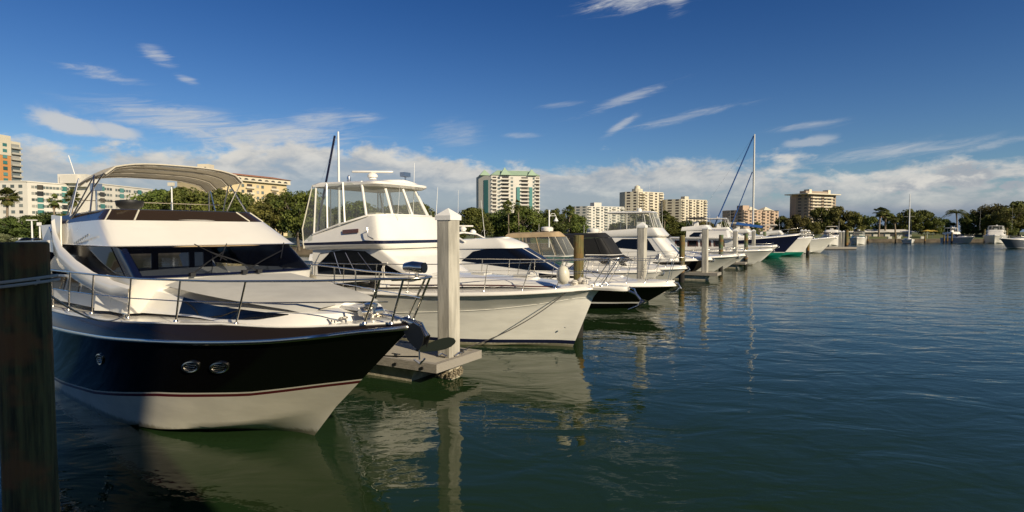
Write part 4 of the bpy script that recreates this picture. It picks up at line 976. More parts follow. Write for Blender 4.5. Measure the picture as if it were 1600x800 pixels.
    if o.get('rail', 1):
        E = [e for e in inner if e[0] > over - L * .62]
        top = [(a + .12, s * .98, z + o.get('rh', .62)) for a, s, z in E[::-1]][::2]; top[-1] = (over + o.get('rtip', .05), 0, inner[0][2] + o.get('rh', .62) + .04)
        bs = []
        n_ = o.get('nst', 7)
        for k in range(n_):
            a_ = over - .25 - (L * .60) * (k / n_) ** 1.05; e = min(inner, key=lambda q: abs(q[0] - a_)); bs.append((e[0], max(e[1] - .04, .03), e[2], .22))
        guard_rail(t, top, bs, STEEL, .015, mid=o.get('mid', 1))
    if o.get('pulpit'):
        w = o['pulpit']; z = inner[0][2]
        MB().loft([[(a, -q, z - .08), (a, -q, z + .02), (a, q, z + .02), (a, q, z - .08)] for a, q in ((over - .5, .32), (over, .26), (over + w, .16))][::-1], closed=True, cap=True).build('pulpit', WHITE, t)
    if o.get('anchor', 1): anchor(t, over + o.get('pulpit', 0) + .02, zb + gw, o.get('ak', .9))
    for sd in (-1, 1): cleat(t, over - 1.2, sd * .35, zd(over - 1.2) + .08)
    return t, inner

def mast(root, x, y, z0, h, r=.09, m=ALU, spreaders=((.45, .9), (.72, .7)), name='mast', stays=None):
    o = MB().tube([(x, y, z0), (x, y, z0 + h * .6), (x, y, z0 + h)], [r, r, r * .7], 10).build(name, m, root, 60)
    for f, w in spreaders: MB().tube([(x, y - w, z0 + h * f), (x, y + w, z0 + h * f)], .022, 5).build('spreader', m, o)
    s = MB()
    for a, b in stays or []: s.tube([a, b], .007, 4)
    if stays: s.build('stay', STEELD, o)
    return o
GB = 'motor boats berthed bow out'
# 3: white hardtop express, black hull
cruiser('express_cruiser', 'black hulled express cruiser with long white foredeck and dark wraparound windshield', 'motor boat', G(990, 482), 30, 13.2, 1.95, 1.14, 1.05, 1.9, BLACK, 'hardtop', bottomm=BLACK, stripe=WHITE,
        opts=dict(house=.40, trunk=.10, h=1.75, rake=2.5, len=5.6, rh=.98, rtip=.1, nst=9, slot=1, stripe_z=.26, flare=1.6, ak=1.2, gunwale=.14))
# 4: tan bimini
cruiser('express_cruiser', 'white cruiser with tan bimini top and green tinted windshield, behind the round timber pile', 'motor boat', (7.2, 32.3), 30, 11.5, 1.75, 1.3, 1.15, 1.2, WHITE, 'bimini', opts=dict(house=.36, trunk=.12, h=1.95, len=3.3, rh=.6))
cruiser('express_cruiser', 'low white cruiser closed in by black canvas from windshield to cockpit', 'motor boat', (8.8, 34.6), 30, 12, 1.9, 1.35, 1.15, 1.7, WHITE, 'bimini', opts=dict(house=.25, trunk=.08, canvas=CANVK, closed=1, h=1.85, len=3.6, rh=.55))
# 5: black canvas windshield cover, flybridge with clear enclosure
cruiser('sportfish_boat', 'black hulled flybridge boat with long white sloping front and clear enclosed bridge', 'motor boat', (13.0, 43.3), 30, 13.5, 2.05, 1.45, 1.1, 2.0, BLACK, 'sportfish', bottomm=BLACK,
        opts=dict(house=.17, trunk=.06, front=WHITE, len=5.2, flyback=1.3, lift=.75, rh=.62, stripe_z=.2, gunwale=.14))
# 6
cruiser('sportfish_boat', 'white flared bow sport boat just past the second tall concrete pile', 'motor boat', (16.2, 47.3), 30, 12.5, 2.0, 1.55, 1.1, 2.2, HULLW, 'sportfish', opts=dict(house=.36, front=CANVK, top='canvas', len=4.2, rail=1, rh=.55, flare=1.9, ant=[(-.8, .9, 3.6), (-.8, -.9, 3.2)]))
cruiser('express_cruiser', 'low white cruiser berthed behind the first green topped timber pile', 'motor boat', (19.3, 52.8), 30, 12.0, 1.9, 1.35, 1.1, 2.0, WHITE, 'bimini', opts=dict(house=.42, canvas=CANVK, h=1.6, rh=.55))
cruiser('trawler', 'white trawler with wood framed cabin windows and round porthole', 'trawler', (25.0, 60.0), 30, 14.0, 2.1, 1.6, 1.3, 2.0, HULLW, 'trawler', opts=dict(house=.24, len=7.5, rail=1, rh=.6, flare=1.6))
sl, inn = cruiser('sailing_trawler', 'navy hulled yacht with green bottom paint and a tall mast beyond the trawler', 'yacht', (35.2, 76.0), 28, 19.0, 2.6, 3.1, 2.0, 2.6, NAVY, 'fly', bottomm=GREENB, stripe=WHITE,
        opts=dict(house=.34, len=7.0, stripe_z=.75, rh=.8, top='hard', clear=0, pulpit=1.3, nst=8))
mast(sl, -3.2, 0, 4, 12.5, .13, ALU, (), stays=[((-3.2, 0, 16.4), (-12.0, 0, 3.2))])
MB().tube([(-3.3, 0, 16.3), (-8.2, .1, 4.2)], .085, 8).build('furled_sail', CANVB, sl, 60)
MB().tube([(-3.4, 0, 11.5), (-6.0, .1, 4.2)], .065, 8).build('furled_sail', CANVB, sl, 60)
MB().loft([[(-2.0 - 3.2 * k / 6, y * (1 + .1 * k / 6), 4.3 + .5 * k / 6 - .18 * abs(y) ** 1.5) for y in (-1.5, -.75, 0, .75, 1.5)] for k in range(7)]).build('canvas_cover', CANVB, sl, 60)
cruiser('yacht', 'white yacht with green bottom paint, its bow against the cluster of dark piles', 'yacht', (41.4, 82.5), 28, 15, 2.3, 2.7, 1.9, 1.5, WHITE, 'sportfish', bottomm=GREENB, opts=dict(stripe_z=.6, top='canvas', canvas=CANVW, front=GLASS, len=5))
cruiser('motor_boat', 'small white flared boat with bow past the dark piles, last of the row', 'motor boat', (50.0, 93.5), 28, 14, 2.2, 2.6, 1.7, 2.2, HULLW, 'sportfish', opts=dict(top='canvas', canvas=CANVW, front=GLASS, flare=1.8))
# second basin: boats seen beyond the row, between roof lines
cruiser('motor_boat', 'white flybridge boat with dark canopy, half hidden behind the trawler', 'motor boat', (29.2, 67.6), 28, 13, 2., 1.8, 1.5, 1.8, WHITE, 'sportfish', opts=dict(top='canvas', front=GLASS, rail=0, lift=.9, ant=[(-.5, .7, 3.4), (-3.2, .7, 2.6)]))
cruiser('motor_boat', 'white flybridge boat showing above the low cruisers left of the tall mast', 'motor boat', (21.5, 62), 28, 12, 2., 1.6, 1.5, 1.8, WHITE, 'sportfish', opts=dict(top='canvas', canvas=CANVK, front=CANVK, rail=0, lift=.5, ant=[(-1, 1.1, 6.0), (-1, -1.1, 5.0)]))
# ------------------------------------------------------------------ piles, finger docks, lines
def timber_pile(px, py_w, top_py, r, m=TIMBER, label='', group='round timber mooring piles', bx=None, n=20, low=-2.):
    p = bx or G(px, py_w); z = D(px, top_py, p.y).z
    rows = []; rr = random.Random(px); 
    for k in range(15):
        zz = low + (z - low) * k / 14; row = []
        for i in range(n):
            q = 2 * math.pi * i / n; rad = r * (1 + .025 * math.sin(3 * q + zz) + .02 * rr.uniform(-1, 1)) * (1.03 - .03 * k / 14)
            row.append((rad * math.cos(q), rad * math.sin(q), zz))
        rows.append(row)
    rows.append([(x * .93, y * .93, z + .012) for x, y, _ in rows[-1]])
    o = MB().loft(rows, closed=True, cap=True).build('timber_pile', m, None, 35); o.location = (p.x, p.y, 0)
    return tag(o, label, 'pile', group)
def concrete_pile(px, py_w, top_py, w, label, p=None, cap=True, zb=None, wet=True, m=CONC):
    p = p or G(px, py_w); z = D(px, top_py, p.y).z; t = thing('concrete_pile', label, 'pile', (p.x, p.y, 0), -R(30), 'square concrete piles on the finger docks')
    c = .05 * w / .42; h = w / 2
    oc = [(h - c, -h), (h, -h + c), (h, h - c), (h - c, h), (-h + c, h), (-h, h - c), (-h, -h + c), (-h + c, -h)]
    ch = .28 * w / .42
    MB().prism(oc, -2, z - ch).build('shaft', m, t, 20)
    if wet: MB().prism([(x * 1.004, y * 1.004) for x, y in oc], -.6, .42).build('wet_band', CONCD, t, 20)
    if cap:
        k = h * 1.07
        q = MB(); b = [(k, -k), (k, k), (-k, k), (-k, -k)]
        q.add([(x, y, z - ch - .01) for x, y in b] + [(x, y, z - ch + .10) for x, y in b] + [(0, 0, z)], [(0, 3, 2, 1), (0, 1, 5, 4), (1, 2, 6, 5), (2, 3, 7, 6), (3, 0, 4, 7), (4, 5, 8), (5, 6, 8), (6, 7, 8), (7, 4, 8)])
        q.build('cap', CAPW, t, smooth=False)
    return t, p
big = timber_pile(42, 0, 381, .158, TIMBERD, 'thick dark timber pile in shade at the left edge, rope round it', bx=Vector(D(40, 380, 4.15)[:2] + (0,)) if False else Vector((D(35, 380, 4.15).x, 4.15, 0)), n=36)
timber_pile(903, 560, 368, .165, TIMBER, 'round timber pile in front of the black hulled express cruiser', bx=Vector((D(904, 400, 19).x, 19, 0)))
timber_pile(1065, 441, 368, .19, TIMBER, 'round brown timber pile between the two concrete piles in mid row')
timber_pile(1126, 423, 367, .19, TIMBERG, 'green topped timber pile by the flared white bow')
timber_pile(1165, 415, 365, .19, TIMBERG, 'second green topped timber pile, in front of the trawler')
TIMBP = TIMBER
timber_pile(1262, 399, 372, .24, TIMBER, 'brown timber pile at the right of the clustered dock end piles')
timber_pile(1194, 402, 362, .2, TIMBERG, 'short pale pile behind the third concrete pile')
def finger(corner, L, W, label, rich=False, z=.55):
    """floating finger dock; corner = outer near corner, axis running back along -a"""
    t = thing('finger_dock', label, 'dock', (corner.x, corner.y, 0), -R(30), 'floating finger docks')
    rim = MB()
    rim.box((-L / 2, .07, z - .09), (L, .14, .20)).box((-L / 2, W - .07, z - .09), (L, .14, .20)).box((-.07, W / 2, z - .09), (.14, W - .28, .20))
    rim.build('timber_rim', WOODG, t, smooth=False)
    MB().box((-L / 2 - .07, W / 2, z - .09), (L - .14, W - .28, .16)).build('deck_slab', SANDM, t, smooth=False)
    f = MB()
    x = -.75
    for k in range(max(1, int(L / 2.6))):
        a0, a1 = x - 2.6 * k, x - 2.6 * k - 2.35
        if -a1 > L: break
        f.add([(a0 - .25, .16, -.3), (a0 - .25, W - .16, -.3), (a1, W - .16, -.3), (a1, .16, -.3), (a0 - .0, .16, z - .2), (a0 - .0, W - .16, z - .2), (a1, W - .16, z - .2), (a1, .16, z - .2)], [(0, 1, 2, 3), (4, 7, 6, 5), (0, 4, 5, 1), (1, 5, 6, 2), (2, 6, 7, 3), (3, 7, 4, 0)])
    f.build('float', CONCD, t, smooth=False)
    if rich:
        b = MB()
        for k in range(int(L / .8)): b.box((-.4 - .8 * k, -.012, z - .11), (.06, .03, .06))
        b.build('bolt', RUBBER, t)
        for (a, y) in ((-1.3, .14), (-.25, W - .5)): 
            cl = MB().tube([(a - .13, y, z + .09), (a + .13, y, z + .09)], .018, 6).box((a, y, z + .05), (.10, .05, .08)); cl.build('cleat', STEELD, t)
    return t
ca = G(682, 572, .5)
finger(ca, 12, 1.85, 'concrete and timber finger dock between the two big yachts', True, .52)
tA, pA = concrete_pile(697, 592, 325, .42, 'nearest tall square concrete pile with white pointed cap, beside the two big yachts', p=Vector((-1.52, 13.75, 0)))
bar = MB()
for k in range(150):
    q = rnd.uniform(0, 6.283); rr_ = .25 + rnd.uniform(0, .06); x, y = rr_ * 1.12 * math.cos(q), rr_ * 1.12 * math.sin(q)
    x = max(-.24, min(.24, x)) + rnd.uniform(-.02, .02); y = max(-.24, min(.24, y)) + rnd.uniform(-.02, .02); r_ = rnd.uniform(.02, .045)
    bar.lathe([(.004, 0), (r_, r_ * .4), (r_ * .8, r_ * 1.2), (.004, r_ * 1.5)], (x, y, rnd.uniform(.02, .19)), 6)
bar.build('barnacle_crust', BARN, tA, smooth=False)
MB().tube([(.25, -.1, .56), (.27, .05, .62), (.25, .2, .56)], .02, 6).tube([(-.1, -.24, .56), (0, -.27, .62), (.12, -.24, .56)], .02, 6).build('pile_roller', STEELD, tA)
CP = [(1003, 29.6, 347, 'tall square concrete pile with white cap, in front of the clear enclosed flybridge'),
      (1101.5, 41.9, 352, 'square concrete pile by the flared white bow, second from the clear enclosed flybridge'),
      (1148.5, 56, 357, 'square concrete pile in front of the wood framed cabin windows'),
      (1177, 72, 358, 'slim square concrete pile just right of the wood framed windows')]
for px, d, ty, lb in CP:
    p = D(px, 400, d); p = Vector((p.x, d, 0)); t, p = concrete_pile(px, 0, ty, .42, lb, p=p)
lbs = ['finger dock at the foot of the concrete pile by the clear enclosed flybridge', 'finger dock at the foot of the concrete pile by the flared white bow', 'finger dock below the wood framed cabin windows', 'finger dock past the trawler by the slim concrete pile']
for (px, d, ty, lb), l2 in zip(CP, lbs):
    p = D(px, 400, d); c = Vector((p.x + .5, d - 1.2, 0)); finger(c, 12, 1.5, l2)
# dock end cluster far right of the row
for k, (px, d, ty, w) in enumerate(((1252.5, 92, 358, .45), (1258, 96, 358, .42), (1263, 99, 359, .42))):
    p = D(px, 400, d); concrete_pile(px, 0, ty, w, ['leftmost', 'middle', 'rightmost'][k] + ' of three close set capped piles at the end of the row', p=Vector((p.x, d, 0)), wet=False)
for k, (px, d, ty, w) in enumerate(((1312, 132, 360, .6), (1317.5, 134, 360, .6))):
    p = D(px, 400, d); concrete_pile(px, 0, ty, w, ['left', 'right'][k] + ' of two concrete piles on the outermost dock by the facing motor yacht', p=Vector((p.x, d, 0)), wet=False)
timber_pile(1322.5, 388, 360, .35, TIMBER, 'timber pile at the outer corner of the outermost dock')
PT = G(1277, 387, .4); 
ft = thing('floating_dock', 'long low floating dock at the far end of the row, yacht moored behind', 'dock', (PT.x, PT.y, 0), 0)
MB().box((3.6, 1.2, .35), (8.2, 2.4, .35)).build('dock_deck', WOODG, ft, smooth=False); MB().box((3.6, 1.2, 0.0), (7.8, 2.2, .4)).build('float', RUBBER, ft, smooth=False)
# main walkway behind the sterns
wk = MB().box((0, 0, .35), (130, 2.4, .35)); wko = wk.build('main_dock', WOODG, None, smooth=False); wko.location = (16.5, 74, 0); wko.rotation_euler = (0, 0, R(60)); tag(wko, 'long timber main dock behind the sterns of the berthed boats', 'dock')
# lines
def line(pts, r, m, label, name='mooring_line'): return tag(MB().tube(pts, r, 6).build(name, m, None, 60), label, 'rope', 'mooring lines')
pc = Vector((big.location.x, big.location.y, 0)); zr = D(40, 439, 4.0).z
rp = MB()
for k in range(2):
    rp.tube([(pc.x + (.19 + .012 * k) * math.cos(q), pc.y + (.19 + .012 * k) * math.sin(q), zr - .03 * k + .022 * math.sin(q * 1.0 + 1.2)) for q in frange(0, 6.283, 28)], .011, 6)
rp.tube([(pc.x - .03, pc.y - .19, zr + .03), (pc.x - .02, pc.y - .205, zr - .06), (pc.x - .03, pc.y - .2, zr - .14)], .014, 6)
tag(rp.build('rope_loop', ROPE, None, 60), 'double loop of white line round the dark timber pile', 'rope')
c1 = to_world(B1, T1, -6.5, 2.27, 1.98)
line(sag((pc.x + .17, pc.y - .08, zr), tuple(c1), .12), .011, ROPE, 'white line from the dark pile to the black yacht')
c1b = to_world(B1, T1, -2.4, 2.06, 2.09)
line(sag((pc.x + .16, pc.y - .1, zr - .02), tuple(c1b), .18), .009, ROPE, 'thinner white line from the dark pile sagging to the black yacht foredeck')
line(sag((pc.x - .16, pc.y - .1, zr), (pc.x - 5.5, pc.y + .3, 2.75), .1), .012, ROPE, 'white line leaving the frame left of the dark pile')
b2c = to_world(B2, T2, .2, .32, 1.93); fc_ = to_world(Vector((ca.x, ca.y, 0)), 30, -.25, -1.55, .62)
line(sag(tuple(b2c), tuple(fc_), .22), .013, ROPED, 'dark bow line from the white yacht down to the finger dock')
b1c = to_world(B1, T1, 2.75, 0, 1.75)
line(sag(tuple(b1c), tuple(to_world(Vector((ca.x, ca.y, 0)), 30, -3.4, -.2, .5)), .05), .012, ROPED, 'dark line from the black yacht bow to the finger dock')
def w30(px, d, a, s_, z): return tuple(to_world(Vector((D(px, 400, d).x, d, 0)), 30, a, s_, z))
for k, (A_, B_2, s_, l_) in enumerate([((D(904, 400, 19).x, 19, 2.6), tuple(to_world(B2, T2, -1.6, -1.3, 1.9)), .15, 'slack line from the round timber pile to the white yacht foredeck'),
        ((D(904, 400, 19).x + .1, 19, 2.5), tuple(to_world(G(990, 482), 30, -.5, 1.2, 1.35)), .25, 'slack line from the round timber pile to the black hulled express cruiser'),
        ((D(1065, 400, 39.8).x, 39.7, 2.9), tuple(to_world(Vector((13.0, 43.3, 0)), 30, -.5, 1.0, 1.55)), .3, 'line from the brown timber pile back to the sloping fronted flybridge boat'),
        ((D(1003, 400, 29.6).x, 29.4, 1.2), tuple(to_world(G(990, 482), 30, .2, -.6, 1.35)), .15, 'line from the express cruiser bow to the capped concrete pile behind it'),
        ((D(1126, 400, 51.7).x, 51.6, 2.6), tuple(to_world(Vector((19.3, 52.8, 0)), 30, .2, .6, 1.5)), .3, 'line from the green topped timber pile to the low cruiser behind it')]):
    line(sag(A_, B_2, s_), .012 if A_[1] < 30 else .02, ROPE if k % 2 else ROPED, l_)
# outer masts and a dark sail stay behind the white yacht
sb = thing('sailboat', 'sailboat moored behind the white yacht, its white mast and dark furled sail rising above', 'sailboat', (-10.3, 43.5, 0), -R(35), 'sailboats')
def small_hull(root, L, b, z, m, cm=WHITE):
    sheer = [(0, 0, z * 1.25), (.05, b * .3, z * 1.2), (.2, b * .75, z * 1.08), (.5, b, z), (.8, b * .9, z), (1, b * .6, z * 1.05)]
    ch = (.1, [(0, 0, .1), (.2, b * .4, .02), (.5, b * .8, -.02), (1, b * .4, .1)]); kl = (-.1, [(0, -.05), (.3, -.5), (1, -.1)])
    e, at, _ = hull(root, L * .06, -L * .94, sheer, ch, kl, [lambda u: .12], ['hull_bottom', 'hull'], [NAVY, m], 1.1, n=20); deck(root, [(a, s - .02 if s > .02 else 0, q_) for a, s, q_ in e], cm, .08)
    s_ = Surf([ring(-L * .22, -L * .32, b * .4, -L * .62, b * .6, z * 1.08, z, .8), ring(-L * .28, -L * .36, b * .36, -L * .62, b * .52, z + .45, z + .48, .8)]); s_.wall(root, 'cabin', cm, True, .06)
    for sd in (-1, 1):
        w = MB(); s_.patch(w, frange(.42, .8, 8), lambda u: .35, lambda u: .7, sd, .01); w.build('cabin_window', GLASS, root)
small_hull(sb, 11, 1.7, 1.2, WHITE)
zt = D(528, 206, 43.5 + 2.5).z
mast(sb, -4.2, 0, 1.5, zt - 1.5, .10, CAPW, (), stays=[((-4.2, 0, zt - .2), (-10.2, 0, 1.6))])
MB().tube([(-4.5, -.1, zt - .3), (-6.0, -.1, zt - 4.9), (-7.4, -.1, 2.2)], .09, 8).build('furled_sail', NAVY, sb, 60)

# ------------------------------------------------------------------ trees
def leafcloud(mb, centres, nleaf, size, rs, flat=.75):
    for (cx, cy, cz, cr) in centres:
        for _ in range(nleaf):
            q = Vector((rs.gauss(0, 1), rs.gauss(0, 1), rs.gauss(0, 1) * 1.0)).normalized() * cr * (rs.random() ** .35)
            q.z *= flat; c = Vector((cx, cy, cz)) + q
            n = (q.normalized() + Vector((rs.uniform(-1, 1), rs.uniform(-1, 1), rs.uniform(-.6, 1.2))) * .9).normalized()
            u = n.orthogonal().normalized(); a = rs.uniform(0, 6.283); v = n.cross(u); u, v = u * math.cos(a) + v * math.sin(a), v * math.cos(a) - u * math.sin(a)
            s1 = size * rs.uniform(.6, 1.3); s2 = s1 * rs.uniform(.45, .8)
            mb.add([c - u * s1, c - v * s2 + n * s1 * .2, c + u * s1, c + v * s2 + n * s1 * .2], [(0, 1, 2, 3)])
def tree_proto(seed, h, w, leafm, size=.32, trunkh=.28, clumps=46, nleaf=95, shape='round', lean=0.):
    rs = random.Random(seed)
    t = thing('broadleaf_tree', 'x', 'tree'); tb = MB()
    th = h * trunkh
    tips = []
    base = Vector((0, 0, -.4)); fork = Vector((rs.uniform(-.3, .3), rs.uniform(-.3, .3), th))
    tb.tube([base, base.lerp(fork, .5) + Vector((.1, .05, 0)), fork], [h * .034, h * .026, h * .022], 8)
    for k in range(7):
        q = 2 * math.pi * k / 7 + rs.uniform(-.3, .3); rr = w * .5 * rs.uniform(.45, .8); e = Vector((rr * math.cos(q), rr * math.sin(q), th + (h - th) * rs.uniform(.3, .75)))
        mid = fork.lerp(e, .5) + Vector((0, 0, h * .05))
        tb.tube([fork, mid, e], [h * .016, h * .010, h * .004], 6); tips.append(e)
        for j in range(3):
            e2 = mid.lerp(e, rs.uniform(.2, .8)) + Vector((rs.uniform(-1, 1), rs.uniform(-1, 1), rs.uniform(.2, 1))) * w * .14
            tb.tube([mid, e2], [h * .006, h * .002], 5)
    tb.build('trunk', BARK, t, 60)
    cs = []
    for k in range(clumps):
        q = rs.uniform(0, 6.283); v = rs.random() ** .7; zz = rs.uniform(0, 1)
        prof = math.sqrt(max(0, 1 - (2 * zz - .75) ** 2 / 1.6)) if shape == 'round' else (1.0 - .35 * abs(zz - .7))
        rr = w * .5 * prof * (rs.random() ** .45) * .86
        cr = w * rs.uniform(.085, .15)
        cs.append((rr * math.cos(q), rr * math.sin(q), th * .9 + cr * .5 + (h - th * .9 - cr * 1.2) * zz, cr))
    lb = MB(); leafcloud(lb, cs, nleaf, size, rs)
    lb.build('crown', leafm, t, smooth=False)
    return t
def palm_proto(seed, h, rad, kind='fan', nf=52, dead=True):
    rs = random.Random(seed); t = thing('palm_tree', 'x', 'palm tree'); tb = MB()
    bend = rs.uniform(-.4, .4)
    path = [(bend * (k / 6) ** 2, 0, -.4 + (h + .4) * k / 6) for k in range(7)]; tb.tube(path, [.22, .19, .17, .16, .16, .17, .2], 9); tb.build('trunk', PBARK, t, 60)
    c = Vector(path[-1]); f = MB()
    for k in range(nf):
        az_ = rs.uniform(0, 6.283); el_ = R(rs.uniform(-62, 85)); L = rad * rs.uniform(.8, 1.05); d = Vector((math.cos(az_), math.sin(az_), 0))
        if kind == 'fan':
            p1 = c + (d * math.cos(el_) + Vector((0, 0, math.sin(el_)))) * L * .5; f.tube([c, p1], .02, 4)
            side = d.cross(Vector((0, 0, 1))); up = (d * -math.sin(el_) + Vector((0, 0, math.cos(el_))))
            fw_ = (d * math.cos(el_) + Vector((0, 0, math.sin(el_))))
            for j in range(13):
                a = (j - 6) * .26; dr = fw_ * math.cos(a) + side * math.sin(a); l2 = L * .5 * (1 - .25 * abs(j - 6) / 6)
                e = p1 + dr * l2 - Vector((0, 0, .35 * l2 * rs.uniform(.5, 1.4))); m_ = p1 + dr * l2 * .6; s2 = up.cross(dr).normalized() * .085
                f.add([p1, m_ - s2, e, m_ + s2], [(0, 1, 2, 3)])
        else:
            el_ = R(rs.uniform(-10, 75)); pts = []
            for j in range(8):
                u = j / 7; pts.append(c + d * (L * u * math.cos(el_) * (1 - .1 * u)) + Vector((0, 0, L * u * math.sin(el_) - L * .75 * u * u)))
            f.tube(pts, .02, 4)
            for j in range(1, 8):
                for sd in (-1, 1):
                    for q in range(3):
                        p0 = pts[j - 1].lerp(pts[j], q / 3); sv = d.cross(Vector((0, 0, 1))) * sd
                        e = p0 + sv * L * .20 + d * .12 * L - Vector((0, 0, L * .14 * rs.uniform(.5, 1.3))); f.add([p0, p0.lerp(e, .5) + d * .05, e, p0.lerp(e, .5) - d * .05], [(0, 1, 2, 3)])
    f.build('crown', PALMG, t, smooth=False)
    if dead:
        g = MB()
        for k in range(26):
            az_ = rs.uniform(0, 6.283); d = Vector((math.cos(az_), math.sin(az_), 0)); p0 = c + d * .12 - Vector((0, 0, rs.uniform(.1, .5)))
            e = p0 + d * rs.uniform(.2, .55) - Vector((0, 0, rs.uniform(.6, 1.6))); s2 = d.cross(Vector((0, 0, 1))) * .12
            g.add([p0, p0.lerp(e, .6) - s2, e, p0.lerp(e, .6) + s2], [(0, 1, 2, 3)])
        g.build('dead_fronds', PALMD, t, smooth=False)
    return t
PROT = {}
def place_tree(kind, px, top_py, depth, label, wk=1.0, group='trees along the shore', gz=1.1, cat='tree'):
    """kind -> prototype; scaled so that the top reaches the measured height"""
    ptop = D(px, top_py, depth); H_ = ptop.z - gz
    make, h0 = KINDS[kind]
    if kind not in PROT: o = make(); PROT[kind] = o
    else: o = copy_tree(PROT[kind])
    s = H_ / h0; o.scale = (s * wk, s * wk, s); o.location = (ptop.x, depth, gz); o.rotation_euler = (0, 0, rnd.uniform(0, 6.28))
    if kind in ('palm', 'palm2', 'coco'): o.scale = (wk * 1.0, wk * 1.0, s)
    tag(o, label, cat, group); return o
KINDS = {
 'oak': (lambda: tree_proto(1, 10, 12, LEAF, .26, .24, 60, 130), 10), 'oak2': (lambda: tree_proto(2, 10, 11, LEAF, .24, .30, 52, 140, 'tall'), 10),
 'dark': (lambda: tree_proto(3, 8, 11, LEAFD, .26, .16, 60, 120), 8), 'olive': (lambda: tree_proto(4, 9, 11, LEAFO, .24, .2, 54, 120), 9),
 'tall': (lambda: tree_proto(5, 12, 10, LEAF, .26, .34, 52, 120, 'tall'), 12), 'silver': (lambda: tree_proto(6, 5, 8, LEAFS, .2, .15, 44, 110), 5),
 'far': (lambda: tree_proto(8, 12, 15, LEAF, .42, .18, 52, 90), 12), 'faro': (lambda: tree_proto(9, 12, 15, LEAFO, .42, .22, 50, 90), 12), 'farg': (lambda: tree_proto(10, 12, 14, LEAF, .4, .26, 46, 80), 12),
 'airy': (lambda: tree_proto(11, 12, 15, LEAFO, .34, .42, 34, 80, 'tall'), 12),
 'palm': (lambda: palm_proto(21, 8, 1.9), 9.2), 'palm2': (lambda: palm_proto(22, 8, 1.7, nf=28), 9.1), 'coco': (lambda: palm_proto(23, 9, 3.4, 'feather', 24, False), 10.5)}
KN = {'oak': 'oak like tree', 'oak2': 'upright green tree', 'dark': 'dense dark tree', 'olive': 'olive green tree', 'tall': 'tall green tree', 'silver': 'silvery round tree', 'far': 'dark far tree', 'faro': 'brownish olive far tree', 'farg': 'green far tree', 'airy': 'open branched far tree', 'palm': 'cabbage palm', 'palm2': 'slim cabbage palm', 'coco': 'coconut palm'}
def T_(kind, px, ty, d, where, wk=1.0):
    place_tree(kind, px, ty, d, KN[kind] + ' ' + where, wk, group='palms along the shore' if kind in ('palm', 'palm2', 'coco') else 'trees along the shore', cat='palm tree' if kind in ('palm', 'palm2', 'coco') else 'tree')
